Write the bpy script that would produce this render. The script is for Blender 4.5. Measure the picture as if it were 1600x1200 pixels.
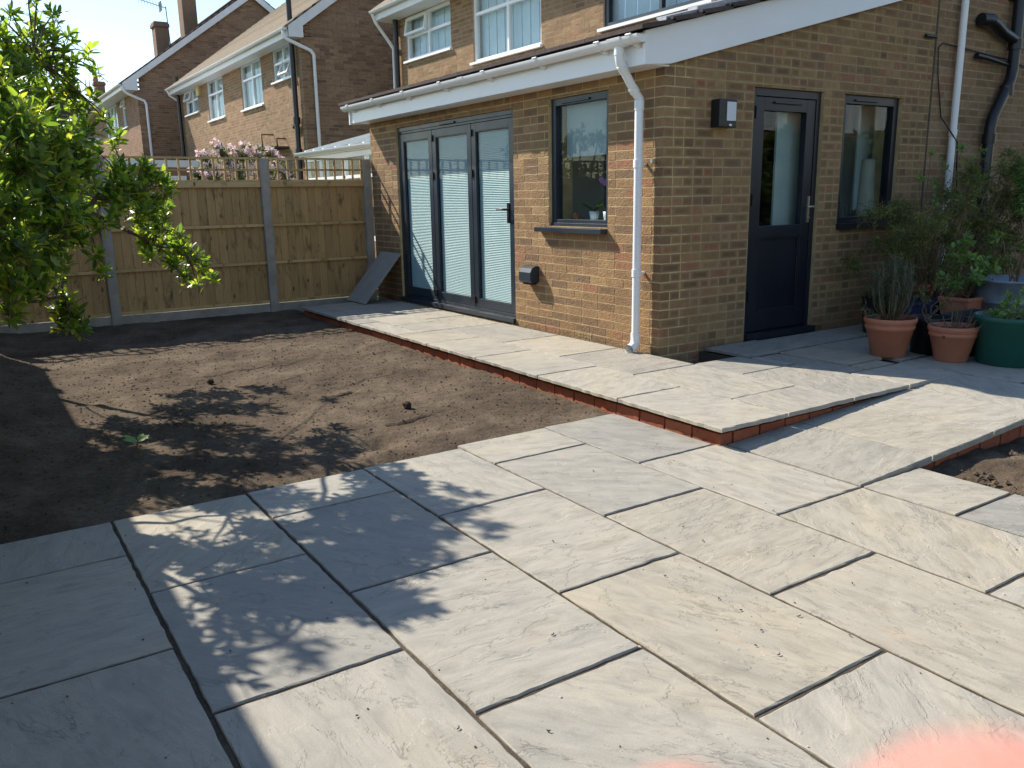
import bpy, math, random
import numpy as np
from mathutils import Vector, Matrix
R = math.radians
rnd = random.Random(7)
rng = np.random.default_rng(11)

# ------------------------------------------------------------------ camera, sky, sun, exposure
sc = bpy.context.scene
for o in list(bpy.data.objects): bpy.data.objects.remove(o)
COL = sc.collection
CAM = Vector((0, 0, 1.4))
YAW, PITCH, ROLL = R(56.73531), R(12.74511), R(0.99641)
SUN_TO = Vector((-1.0, 2.3, 2.1)).normalized()          # towards the sun
def make_camera():
    cy, sy, cp, sp = math.cos(YAW), math.sin(YAW), math.cos(PITCH), math.sin(PITCH)
    f = Vector((cy*cp, sy*cp, -sp)); rt = Vector((sy, -cy, 0)); dn = f.cross(rt)
    cr, sr = math.cos(ROLL), math.sin(ROLL)
    r2 = rt*cr + dn*sr; d2 = dn*cr - rt*sr
    m = Matrix((( r2.x, -d2.x, -f.x, CAM.x), (r2.y, -d2.y, -f.y, CAM.y), (r2.z, -d2.z, -f.z, CAM.z), (0, 0, 0, 1)))
    cd = bpy.data.cameras.new('camera'); co = bpy.data.objects.new('camera', cd); COL.objects.link(co)
    co.matrix_world = m
    cd.sensor_width = 7.0; cd.sensor_fit = 'HORIZONTAL'; cd.lens = 7.0*1300.0/1600.0
    cd.clip_start = 0.004; cd.clip_end = 400
    cd.dof.use_dof = True; cd.dof.focus_distance = 5.0; cd.dof.aperture_fstop = 2.8
    sc.camera = co
    return co
cam = make_camera()
w = bpy.data.worlds.new("World"); sc.world = w; w.use_nodes = True
nt = w.node_tree; nt.nodes.clear()
sky = nt.nodes.new('ShaderNodeTexSky'); sky.sky_type = 'NISHITA'; sky.sun_disc = False
sky.sun_elevation = math.asin(SUN_TO.z); sky.sun_rotation = math.atan2(SUN_TO.x, SUN_TO.y)
sky.air_density = 1.1; sky.dust_density = 0.2; sky.ozone_density = 1.9; sky.altitude = 20
bg = nt.nodes.new('ShaderNodeBackground'); bg.inputs[1].default_value = 0.13
wo = nt.nodes.new('ShaderNodeOutputWorld')
nt.links.new(sky.outputs[0], bg.inputs[0]); nt.links.new(bg.outputs[0], wo.inputs[0])
sl = bpy.data.lights.new('sun', 'SUN'); sl.energy = 5.0; sl.angle = R(0.53); sl.color = (1.0, 0.93, 0.815)
so = bpy.data.objects.new('sun', sl); COL.objects.link(so)
so.rotation_euler = (-SUN_TO).to_track_quat('-Z', 'Y').to_euler(); so.location = (-5, 12, 12)
sc.view_settings.view_transform = 'Standard'; sc.view_settings.look = 'None'
sc.view_settings.exposure = 0.70; sc.view_settings.gamma = 1.0; sc.view_settings.use_curve_mapping = False
sc.render.engine = 'CYCLES'
try:
    sc.cycles.max_bounces = 8; sc.cycles.transparent_max_bounces = 16; sc.cycles.use_denoising = True
except Exception: pass

# ------------------------------------------------------------------ helpers: meshes and objects
WL = {}
def wloc(p): return WL.get(p.name, Vector((0, 0, 0))) if p else Vector((0, 0, 0))
def link(o, parent=None, world=(0, 0, 0)):
    COL.objects.link(o); world = Vector(world)
    if parent: o.parent = parent; o.location = world - wloc(parent)
    else: o.location = world
    WL[o.name] = world
    return o
def tag(o, label=None, cat=None, group=None, kind=None):
    if label: o['label'] = label
    if cat: o['category'] = cat
    if group: o['group'] = group
    if kind: o['kind'] = kind
    return o
def thing(name, loc, label, cat, group=None):
    o = bpy.data.objects.new(name, None); o.empty_display_size = 0.1
    link(o, None, loc); return tag(o, label, cat, group)
class MB:
    def __init__(s): s.v = []; s.f = []; s.a = []; s.sm = []
    def add(s, vs, fs, a=0.5, smooth=False):
        n = len(s.v); s.v += [tuple(v) for v in vs]
        for f in fs: s.f.append(tuple(i+n for i in f)); s.a.append(a); s.sm.append(smooth)
        return s
    def hexa(s, p, a=0.5):      # p: 8 points, bottom ring 0-3, top ring 4-7
        return s.add(p, [(3,2,1,0),(4,5,6,7),(0,1,5,4),(1,2,6,5),(2,3,7,6),(3,0,4,7)], a)
    def box(s, x0, x1, y0, y1, z0, z1, a=0.5):
        x0, x1 = min(x0,x1), max(x0,x1); y0, y1 = min(y0,y1), max(y0,y1); z0, z1 = min(z0,z1), max(z0,z1)
        return s.hexa([(x0,y0,z0),(x1,y0,z0),(x1,y1,z0),(x0,y1,z0),(x0,y0,z1),(x1,y0,z1),(x1,y1,z1),(x0,y1,z1)], a)
    def obox(s, m, sx, sy, sz, a=0.5):
        p = [m @ Vector((x*sx/2, y*sy/2, z*sz/2)) for z in (-1, 1) for x, y in ((-1,-1),(1,-1),(1,1),(-1,1))]
        return s.hexa(p, a)
    def tube(s, pts, r, n=8, a=0.5, caps=True, smooth=True):
        pts = [Vector(p) for p in pts]; rs = r if isinstance(r, (list, tuple)) else [r]*len(pts)
        rings = []; up = None
        for i, p in enumerate(pts):
            if i == 0: t = pts[1]-p
            elif i == len(pts)-1: t = p-pts[i-1]
            else: t = (pts[i+1]-p).normalized() + (p-pts[i-1]).normalized()
            t.normalize()
            if up is None: up = t.orthogonal().normalized()
            else:
                up = up - t*up.dot(t)
                if up.length < 1e-5: up = t.orthogonal()
                up.normalize()
            b = t.cross(up)
            rings.append([p + (up*math.cos(2*math.pi*k/n) + b*math.sin(2*math.pi*k/n))*rs[i] for k in range(n)])
        vs = [v for g in rings for v in g]; fs = []
        for i in range(len(pts)-1):
            for k in range(n):
                k2 = (k+1) % n; fs.append((i*n+k, i*n+k2, (i+1)*n+k2, (i+1)*n+k))
        s.add(vs, fs, a, smooth)
        if caps:
            s.add(rings[0], [tuple(range(n))[::-1]], a); s.add(rings[-1], [tuple(range(n))], a)
        return s
    def lathe(s, prof, c, n=24, a=0.5, smooth=True):
        c = Vector(c); vs = []; fs = []
        for r, z in prof:
            for k in range(n):
                t = 2*math.pi*k/n; vs.append((c.x+r*math.cos(t), c.y+r*math.sin(t), c.z+z))
        for i in range(len(prof)-1):
            for k in range(n):
                k2 = (k+1) % n; fs.append((i*n+k, i*n+k2, (i+1)*n+k2, (i+1)*n+k))
        return s.add(vs, fs, a, smooth)
    def prism(s, poly, axis, a0, a1, a=0.5):   # poly in the two other axes (cyclic order), extruded along axis
        n = len(poly)
        def P(p, t):
            return (t, p[0], p[1]) if axis == 0 else (p[0], t, p[1]) if axis == 1 else (p[0], p[1], t)
        vs = [P(p, a0) for p in poly] + [P(p, a1) for p in poly]
        fs = [tuple(range(n))[::-1], tuple(range(n, 2*n))] + [(i, (i+1) % n, n+(i+1) % n, n+i) for i in range(n)]
        return s.add(vs, fs, a)
    def build(s, name, mat, parent=None, world=None, bevel=0):
        base = Vector(world) if world is not None else (wloc(parent) if parent else Vector((0, 0, 0)))
        me = bpy.data.meshes.new(name)
        me.from_pydata([(v[0]-base.x, v[1]-base.y, v[2]-base.z) for v in s.v], [], s.f)
        me.polygons.foreach_set('use_smooth', s.sm)
        at = me.attributes.new('bc', 'FLOAT', 'FACE'); at.data.foreach_set('value', s.a)
        me.materials.append(mat); me.update()
        import bmesh
        bm = bmesh.new(); bm.from_mesh(me); bmesh.ops.recalc_face_normals(bm, faces=bm.faces); bm.to_mesh(me); bm.free()
        o = bpy.data.objects.new(name, me); link(o, parent, base)
        if bevel:
            b = o.modifiers.new('bevel', 'BEVEL'); b.width = bevel; b.segments = 2; b.limit_method = 'ANGLE'; b.angle_limit = R(50)
        return o
def np_mesh(name, V, F4, mat, parent=None, a=None, uv=None, smooth=False, world=None):
    base = np.array(Vector(world) if world is not None else (wloc(parent) if parent else Vector((0, 0, 0))))
    V = np.asarray(V, dtype=np.float64) - base; F4 = np.asarray(F4)
    k = F4.shape[1]; me = bpy.data.meshes.new(name)
    me.vertices.add(len(V)); me.vertices.foreach_set('co', V.astype(np.float32).ravel())
    me.loops.add(F4.size); me.loops.foreach_set('vertex_index', F4.astype(np.int32).ravel())
    me.polygons.add(len(F4)); me.polygons.foreach_set('loop_start', np.arange(0, F4.size, k, dtype=np.int32))
    me.update(calc_edges=True)
    me.polygons.foreach_set('use_smooth', [bool(smooth)]*len(F4))
    if a is not None:
        at = me.attributes.new('bc', 'FLOAT', 'FACE'); at.data.foreach_set('value', np.asarray(a, dtype=np.float32))
    if uv is not None:
        u = me.uv_layers.new(name='UVMap'); u.data.foreach_set('uv', np.asarray(uv, dtype=np.float32).ravel())
    me.materials.append(mat); me.validate()
    o = bpy.data.objects.new(name, me); link(o, parent, base); return o

# ------------------------------------------------------------------ helpers: materials
class NT:
    def __init__(s, name):
        s.m = bpy.data.materials.new(name); s.m.use_nodes = True; s.t = s.m.node_tree; s.t.nodes.clear()
        s.out = s.n('ShaderNodeOutputMaterial'); s.geo = s.n('ShaderNodeNewGeometry')
    def n(s, t, **k):
        x = s.t.nodes.new(t)
        for a, b in k.items(): setattr(x, a, b)
        return x
    def l(s, a, b): s.t.links.new(a, b)
    def set(s, sock, v):
        if hasattr(v, 'is_output') or isinstance(v, bpy.types.NodeSocket): s.l(v, sock)
        elif isinstance(v, (tuple, list)) and len(v) == 3 and sock.type == 'RGBA': sock.default_value = (*v, 1)
        else: sock.default_value = v
    def pos(s, scale=(1, 1, 1), off=None):
        m = s.n('ShaderNodeMapping'); s.l(s.geo.outputs['Position'], m.inputs[0]); m.inputs['Scale'].default_value = scale
        if off is not None: s.l(off, m.inputs['Location'])
        return m.outputs[0]
    def noise(s, vec, scale, detail=4, rough=.55, dist=0, out=0):
        x = s.n('ShaderNodeTexNoise'); s.l(vec, x.inputs['Vector']); x.inputs['Scale'].default_value = scale
        x.inputs['Detail'].default_value = detail; x.inputs['Roughness'].default_value = rough; x.inputs['Distortion'].default_value = dist
        return x.outputs[out]
    def vor(s, vec, scale, feat='F1', out=0):
        x = s.n('ShaderNodeTexVoronoi', feature=feat); s.l(vec, x.inputs['Vector']); x.inputs['Scale'].default_value = scale
        return x.outputs[out]
    def ramp(s, fac, stops, interp='LINEAR'):
        x = s.n('ShaderNodeValToRGB'); x.color_ramp.interpolation = interp; e = x.color_ramp.elements
        while len(e) > len(stops): e.remove(e[-1])
        while len(e) < len(stops): e.new(0.5)
        for i, (p, c) in enumerate(stops):
            e[i].position = p; e[i].color = (*c, 1) if isinstance(c, tuple) else (c, c, c, 1)
        s.l(fac, x.inputs[0]); return x.outputs[0]
    def mix(s, f, a, b, mode='MIX'):
        x = s.n('ShaderNodeMix', data_type='RGBA', blend_type=mode)
        s.set(x.inputs[0], f); s.set(x.inputs[6], a); s.set(x.inputs[7], b); return x.outputs[2]
    def math(s, op, a, b=0.0, c=None):
        x = s.n('ShaderNodeMath', operation=op); s.set(x.inputs[0], a); s.set(x.inputs[1], b)
        if c is not None: s.set(x.inputs[2], c)
        return x.outputs[0]
    def attr(s, nm='bc'):
        x = s.n('ShaderNodeAttribute', attribute_name=nm); return x.outputs['Fac']
    def bump(s, h, dist=.01, strength=1.0, nrm=None):
        x = s.n('ShaderNodeBump'); s.l(h, x.inputs['Height']); x.inputs['Distance'].default_value = dist
        x.inputs['Strength'].default_value = strength
        if nrm is not None: s.l(nrm, x.inputs['Normal'])
        return x.outputs[0]
    def pr(s, col, rough=.7, nrm=None, metal=0, spec=.5, **k):
        p = s.n('ShaderNodeBsdfPrincipled'); s.set(p.inputs['Base Color'], col); s.set(p.inputs['Roughness'], rough)
        p.inputs['Metallic'].default_value = metal; p.inputs['Specular IOR Level'].default_value = spec
        if nrm is not None: s.l(nrm, p.inputs['Normal'])
        for a, b in k.items(): s.set(p.inputs[a], b)
        s.l(p.outputs[0], s.out.inputs[0]); s.p = p; return s.m
def plain(name, c, rough=.5, var=.12, scale=6, bump=0.0, bs=60, metal=0, spec=.5):
    t = NT(name); v = t.noise(t.pos(), scale, 5)
    lo = tuple(x*(1-var) for x in c); hi = tuple(min(1, x*(1+var)) for x in c)
    col = t.ramp(v, [(.3, lo), (.7, hi)])
    nrm = t.bump(t.noise(t.pos(), bs, 4), bump) if bump else None
    r = t.math('MULTIPLY_ADD', v, .25, rough-.12)
    return t.pr(col, r, nrm, metal, spec)

def brick_mat(name, tones, spot=.0, bump=.0035, fine=110):
    t = NT(name); bc = t.attr()
    stops = [(i/(len(tones)-1), c) for i, c in enumerate(tones)]
    col = t.ramp(bc, stops)
    p = t.pos()
    n1 = t.noise(p, 22, 5, .6); col = t.mix(.55, col, t.ramp(n1, [(.25, .6), (.75, 1.3)]), 'MULTIPLY')
    n2 = t.noise(p, 2.2, 3); col = t.mix(.35, col, t.ramp(n2, [(.3, .7), (.7, 1.15)]), 'MULTIPLY')
    if spot:
        uv = t.n('ShaderNodeUVMap'); sep = t.n('ShaderNodeSeparateXYZ'); t.l(uv.outputs[0], sep.inputs[0])
        eu = t.math('SUBTRACT', .5, t.math('ABSOLUTE', t.math('SUBTRACT', sep.outputs[0], .5)))
        ev = t.math('SUBTRACT', .5, t.math('ABSOLUTE', t.math('SUBTRACT', sep.outputs[1], .5)))
        d = t.math('MINIMUM', eu, t.math('MULTIPLY', ev, .75)); d = t.math('ADD', d, t.math('MULTIPLY', t.math('SUBTRACT', n1, .5), .30))
        m = t.ramp(d, [(.06, 0.0), (.20, 1.0)])                    # mortar smeared over the arrises, browner heart
        sel = t.math('MULTIPLY', t.ramp(t.math('FRACT', t.math('MULTIPLY', bc, 17.0)), [(0, .15), (.6, 1.0)]), t.ramp(t.noise(p, 1.9, 3), [(.36, .35), (.60, 1.0)]))
        heart = t.mix(t.math('MULTIPLY', sel, spot), col, (.62, .56, .55), 'MULTIPLY')
        rim = t.mix(t.math('MULTIPLY', sel, spot), col, (.33, .23, .115))
        col = t.mix(m, rim, heart)
    h = t.math('ADD', t.noise(p, fine, 3, .65), t.math('MULTIPLY', t.noise(t.pos((1, 1, 1.8)), 38, 4, .6), 2.6))
    return t.pr(col, .88, t.bump(h, bump), spec=.25)
def mortar_mat(name, c):
    t = NT(name); p = t.pos(); v = t.noise(p, 9, 5)
    col = t.ramp(v, [(.25, tuple(x*.7 for x in c)), (.75, tuple(min(1, x*1.15) for x in c))])
    return t.pr(col, .95, t.bump(t.noise(p, 240, 3), .003), spec=.15)
def slab_mat(name):
    t = NT(name); oi = t.n('ShaderNodeObjectInfo'); r = oi.outputs['Random']
    off = t.n('ShaderNodeCombineXYZ')
    t.l(t.math('MULTIPLY', r, 37.0), off.inputs[0]); t.l(t.math('MULTIPLY', r, 91.0), off.inputs[1]); t.l(t.math('MULTIPLY', r, 13.0), off.inputs[2])
    rot = t.n('ShaderNodeVectorRotate', rotation_type='Z_AXIS'); t.l(t.geo.outputs['Position'], rot.inputs['Vector'])
    t.l(t.math('MULTIPLY', r, 50.0), rot.inputs['Angle'])
    add = t.n('ShaderNodeVectorMath', operation='ADD'); t.l(rot.outputs[0], add.inputs[0]); t.l(off.outputs[0], add.inputs[1])
    mp = t.n('ShaderNodeMapping'); t.l(add.outputs[0], mp.inputs[0]); mp.inputs['Scale'].default_value = (1, 2.3, 1)
    P = mp.outputs[0]
    big = t.noise(P, 1.5, 10, .60, .35)                      # the riven layers
    med = t.noise(P, 7, 6, .6, .6)
    lay = t.math('MULTIPLY', big, 7.5); fr = t.math('FRACT', lay); fl = t.math('FLOOR', lay)
    edge = t.ramp(fr, [(0, 1.0), (.035, .55), (.10, 0.0), (1, 0.0)])      # a flaked edge
    terr = t.math('ADD', fl, t.ramp(fr, [(0, 0.0), (.06, .85), (1, 1.0)]))
    base = t.ramp(r, [(0, (.32, .297, .252)), (.22, (.37, .338, .28)), (.42, (.275, .26, .23)), (.62, (.365, .326, .255)), (.80, (.33, .307, .262)), (1, (.385, .346, .275))])
    c = t.mix(.75, base, t.ramp(t.noise(P, 1.3, 5, .6), [(.3, (.82, .85, .88)), (.52, (1, 1, 1)), (.75, (1.10, 1.05, .93))]), 'MULTIPLY')
    c = t.mix(.9, c, t.ramp(med, [(.28, .78), (.5, 1.0), (.75, 1.14)]), 'MULTIPLY')
    st = t.n('ShaderNodeMapping'); t.l(P, st.inputs[0]); st.inputs['Scale'].default_value = (1.2, 7, 1)
    c = t.mix(.7, c, t.ramp(t.noise(st.outputs[0], 2.4, 7, .65, .8), [(.30, .90), (.5, 1.0), (.72, 1.10)]), 'MULTIPLY')
    fine = t.noise(t.geo.outputs['Position'], 160, 4, .7)
    c = t.mix(.4, c, t.ramp(fine, [(.3, .75), (.7, 1.18)]), 'MULTIPLY')
    sel = t.ramp(t.noise(P, 4.2, 3), [(.47, 0.0), (.60, 1.0)])
    c = t.mix(t.math('MULTIPLY', t.math('MULTIPLY', edge, sel), .38), c, (.60, .56, .48))
    rust = t.ramp(t.noise(P, 3.1, 4, .6), [(.62, 0.0), (.78, .38)])
    c = t.mix(rust, c, (.47, .36, .24))
    dirt = t.ramp(t.noise(t.geo.outputs['Position'], 26, 5, .75), [(.68, 0.0), (.76, .55)])
    c = t.mix(dirt, c, (.22, .18, .13))
    crk = t.ramp(t.math('ABSOLUTE', t.math('SUBTRACT', t.noise(P, 1.9, 9, .68, .5), .5)), [(0, 0.0), (.006, 1.0)])
    crs = t.ramp(t.noise(P, 2.2, 2), [(.50, 1.0), (.60, 0.0)]); crk = t.math('MAXIMUM', crk, crs)
    c = t.mix(t.math('MULTIPLY', t.math('SUBTRACT', 1.0, crk), .07), c, (.16, .14, .115))
    h = t.math('ADD', t.math('MULTIPLY', terr, .42), t.math('ADD', t.math('MULTIPLY', med, 1.0), t.math('MULTIPLY', fine, .22)))
    h = t.math('ADD', h, t.math('MULTIPLY', crk, .28))
    return t.pr(c, t.ramp(med, [(.3, .55), (.7, .8)]), t.bump(h, .0036), spec=.32)
def soil_mat(name, c1, c2, bump=.012):
    t = NT(name); p = t.pos()
    a = t.noise(p, 1.4, 5, .6); b = t.noise(p, 34, 6, .75); v = t.vor(p, 55)
    c = t.mix(t.ramp(a, [(.35, 0.0), (.65, 1.0)]), c1, c2); c = t.mix(.7, c, t.ramp(b, [(.3, .5), (.52, 1.0), (.75, 1.5)]), 'MULTIPLY'); c = t.mix(.6, c, t.ramp(t.noise(p, 5.5, 6, .65), [(.35, .62), (.62, 1.25)]), 'MULTIPLY')
    sp = t.ramp(t.noise(p, 95, 3, .7), [(.70, 0.0), (.78, .5)]); c = t.mix(sp, c, (.32, .26, .19))
    h = t.math('ADD', t.math('MULTIPLY', b, 1.0), t.math('MULTIPLY', v, .25)); h = t.math('ADD', h, t.math('MULTIPLY', t.noise(p, 150, 3), .4))
    return t.pr(c, .97, t.bump(h, bump), spec=.12)
def wood_mat(name, c1, c2, axis='z'):
    t = NT(name); bc = t.attr(); oi = t.n('ShaderNodeObjectInfo')
    off = t.n('ShaderNodeCombineXYZ'); t.l(t.math('MULTIPLY', oi.outputs['Random'], 31.0), off.inputs[2]); t.l(t.math('MULTIPLY', oi.outputs['Random'], 11.0), off.inputs[1])
    sc_ = (14, 14, 1.1) if axis == 'z' else (1.1, 14, 14)
    p = t.pos(sc_, off.outputs[0]); g = t.noise(p, 2.2, 6, .65, .7)
    c = t.mix(g, c1, c2)
    c = t.mix(.5, c, t.ramp(oi.outputs['Random'], [(0, .72), (.5, 1.0), (1, 1.22)]), 'MULTIPLY')
    q = t.pos((5, 5, 2.0), off.outputs[0]); k = t.ramp(t.noise(q, 2.1, 4, .7, .4), [(.54, 0.0), (.70, .72)])
    c = t.mix(k, c, (.075, .048, .026))
    kn = t.ramp(t.vor(t.pos((7, 7, 3.2), off.outputs[0]), 1.0), [(.05, .85), (.13, 0.0)])
    c = t.mix(kn, c, (.05, .028, .014))
    return t.pr(c, .8, t.bump(g, .004), spec=.25)
def glass_mat(name, tint=(.9, .95, .95), ior=1.5, blur=0.0, k=.42):
    t = NT(name); tr = t.n('ShaderNodeBsdfTransparent'); tr.inputs[0].default_value = (*tint, 1)
    gl = t.n('ShaderNodeBsdfGlossy'); gl.inputs['Roughness'].default_value = blur
    fr = t.n('ShaderNodeFresnel'); bk = t.geo.outputs['Backfacing']     # a thin pane: the same reflectance from both of its sides
    t.l(t.math('MULTIPLY_ADD', bk, 1/ior-ior, ior), fr.inputs[0])
    f = t.math('MULTIPLY', fr.outputs[0], k)
    mx = t.n('ShaderNodeMixShader'); t.l(f, mx.inputs[0]); t.l(tr.outputs[0], mx.inputs[1]); t.l(gl.outputs[0], mx.inputs[2])
    t.l(mx.outputs[0], t.out.inputs[0]); return t.m
def leaf_mat(name, tones, trans=.35, rough=.35, tc=(1.9, 2.0, .8)):
    t = NT(name); c = t.ramp(t.attr(), [(i/(len(tones)-1), x) for i, x in enumerate(tones)])
    p = t.n('ShaderNodeBsdfPrincipled'); t.l(c, p.inputs['Base Color']); p.inputs['Roughness'].default_value = rough
    p.inputs['Specular IOR Level'].default_value = .5
    tl = t.n('ShaderNodeBsdfTranslucent'); cc = t.mix(1.0, c, tc, 'MULTIPLY'); t.l(cc, tl.inputs[0])
    mx = t.n('ShaderNodeMixShader'); mx.inputs[0].default_value = trans
    t.l(p.outputs[0], mx.inputs[1]); t.l(tl.outputs[0], mx.inputs[2]); t.l(mx.outputs[0], t.out.inputs[0]); return t.m
def tile_mat(name, c1, c2):
    t = NT(name); p = t.pos(); a = t.noise(p, 3, 6, .7); b = t.noise(p, 30, 5, .7)
    c = t.mix(a, c1, c2); c = t.mix(.7, c, t.ramp(b, [(.3, .55), (.7, 1.35)]), 'MULTIPLY')
    c = t.mix(.4, c, t.ramp(t.attr(), [(0, .65), (1, 1.25)]), 'MULTIPLY')
    return t.pr(c, .9, t.bump(b, .006), spec=.2)

M = {}
M['brick'] = brick_mat('buff_brick', [(.20,.12,.066),(.285,.172,.086),(.345,.212,.102),(.22,.136,.08),(.315,.188,.09),(.38,.24,.118),(.25,.152,.084),(.33,.195,.098),(.33,.145,.085)], spot=.25)
M['brick_side'] = brick_mat('buff_brick_side', [(.20,.12,.066),(.285,.172,.086),(.345,.212,.102),(.22,.136,.08),(.315,.188,.09),(.38,.24,.118),(.25,.152,.084),(.33,.195,.098),(.33,.145,.085)], spot=.55)
M['brick_main'] = brick_mat('brown_brick', [(.21,.13,.07),(.29,.18,.09),(.25,.155,.085),(.34,.215,.115),(.30,.175,.09),(.35,.235,.135),(.31,.15,.08)], spot=.3)
M['brick_red'] = brick_mat('brown_red_brick', [(.26,.155,.10),(.34,.21,.135),(.31,.19,.12),(.19,.12,.082),(.37,.235,.15),(.29,.18,.115)])
M['brick_tan'] = brick_mat('tan_brick', [(.27,.155,.09),(.32,.18,.10),(.29,.165,.10),(.24,.135,.085),(.34,.20,.12)])
M['brick_riser'] = brick_mat('red_brick', [(.33,.095,.05),(.40,.12,.06),(.28,.08,.045),(.37,.13,.07)], bump=.002)
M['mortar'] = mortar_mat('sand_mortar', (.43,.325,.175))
M['mortar_lit'] = mortar_mat('sunlit_sand_mortar', (.56,.43,.225))  # brighter copy of the sand mortar, sunlight on the garden wall put into colour
M['mortar_pale'] = mortar_mat('pale_mortar', (.40,.31,.23))
M['mortar_dark'] = mortar_mat('dark_mortar', (.10,.085,.065))
M['slab'] = slab_mat('grey_sandstone')
M['soil'] = soil_mat('topsoil', (.075,.054,.037), (.150,.113,.078), .011)
M['bed'] = soil_mat('joint_bed', (.060,.048,.036), (.10,.082,.062), .006)
M['grass'] = soil_mat('rough_grass', (.05,.075,.03), (.09,.10,.05), .02)
M['upvc'] = plain('white_upvc', (.80,.80,.80), .32, .03, 3)
M['upvc_old'] = plain('old_white_paint', (.72,.72,.72), .45, .06, 5)
M['grey'] = plain('anthracite_aluminium', (.017,.026,.038), .38, .08, 3)
M['navy'] = plain('blue_black_door', (.011,.014,.023), .35, .1, 3)
M['black'] = plain('black_plastic', (.012,.012,.014), .35, .1, 5)
M['glass'] = glass_mat('window_glass')
M['glass_tint'] = glass_mat('tinted_glass', (.90,.95,.955), 1.38, k=.4)
M['blind'] = plain('pale_blind', (.56,.64,.63), .6, .03, 5)
M['roller'] = plain('grey_roller_blind', (.42,.47,.48), .8, .04, 5)
M['dim'] = plain('dim_grey_curtain', (.42,.45,.43), .9, .05, 5)
M['curtain'] = plain('white_curtain', (.62,.68,.74), .85, .05, 5)
M['white_in'] = plain('pale_interior_wall', (.74,.73,.69), .9, .04, 2)
M['dark_in'] = plain('dark_interior', (.03,.03,.03), .8, .1, 2)
M['floor_in'] = plain('grey_interior_floor', (.38,.36,.33), .5, .1, 2)
M['fence'] = wood_mat('fence_board_wood', (.33,.19,.078), (.56,.36,.16))
M['rail'] = wood_mat('fence_rail_wood', (.42,.265,.115), (.64,.43,.205), 'x')
M['concrete'] = plain('fence_concrete', (.32,.28,.235), .92, .18, 7, .002, 130)
M['tile'] = tile_mat('brown_roof_tile', (.17,.135,.095), (.30,.24,.17))
M['tile_dark'] = tile_mat('dark_roof_tile', (.07,.055,.055), (.12,.09,.08))
M['lead'] = plain('lead_flashing', (.34,.34,.35), .45, .15, 30, .003, 30, metal=.4)
M['terracotta'] = plain('terracotta_plastic', (.42,.155,.085), .6, .09, 9, .0006, 90)
M['greenpot'] = plain('dark_green_plastic', (.012,.085,.062), .45, .1, 9)
M['bluepot'] = plain('navy_plastic', (.018,.028,.075), .45, .1, 9)
M['greypot'] = plain('slate_plastic', (.035,.040,.050), .5, .1, 9)
M['zinc'] = plain('weathered_zinc', (.20,.235,.27), .45, .25, 12, .001, 40, metal=.35)
M['compost'] = soil_mat('compost', (.03,.02,.013), (.06,.04,.026))
M['bark'] = plain('bark', (.085,.055,.038), .9, .3, 30, .004, 90)
M['stem'] = plain('brown_stem', (.17,.11,.06), .8, .25, 30)
M['leaf'] = leaf_mat('glossy_leaf', [(.055,.10,.026),(.11,.175,.034),(.185,.255,.045),(.27,.32,.06),(.40,.36,.06)], .60, .28)
M['leaf_dark'] = leaf_mat('shrub_leaf', [(.05,.08,.022),(.085,.125,.03),(.13,.165,.04),(.18,.21,.055)], .35, .5)
M['leaf_olive'] = leaf_mat('olive_leaf', [(.075,.105,.028),(.12,.155,.04),(.17,.20,.055),(.22,.25,.07)], .35, .5)
M['leaf_lime'] = leaf_mat('lime_leaf', [(.09,.16,.04),(.14,.24,.06),(.21,.33,.09)], .35, .5)
M['leaf_grey'] = leaf_mat('rosemary_leaf', [(.06,.085,.06),(.085,.115,.075),(.11,.14,.09)], .2, .6)
M['pink'] = leaf_mat('pink_blossom', [(.82,.60,.63),(.86,.74,.76),(.78,.50,.55)], .3, .7, (1, 1, 1))
M['steel'] = plain('satin_steel', (.55,.5,.42), .3, .05, 5, metal=.9)
M['diffuser'] = plain('opal_diffuser', (.62,.64,.68), .5, .02, 5)
M['yellow'] = plain('yellow_alarm_box', (.55,.42,.14), .5, .05, 5)
M['cream'] = plain('cream_fabric', (.5,.45,.36), .9, .08, 8)
M['orange'] = plain('orange_ceramic', (.55,.16,.07), .4, .05, 8)
M['stone'] = plain('broken_stone', (.30,.29,.27), .9, .3, 20, .004, 60)
def skin_mat():
    t = NT('skin'); c = t.ramp(t.noise(t.pos(), 220, 4), [(.3, (.58,.21,.17)), (.7, (.64,.25,.205))])
    return t.pr(c, .5, t.bump(t.noise(t.pos(), 1400, 3), .0001), spec=.3, **{'Subsurface Weight': .6, 'Subsurface Radius': (1.0, .28, .16), 'Subsurface Scale': .006})
M['skin'] = skin_mat()

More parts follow.
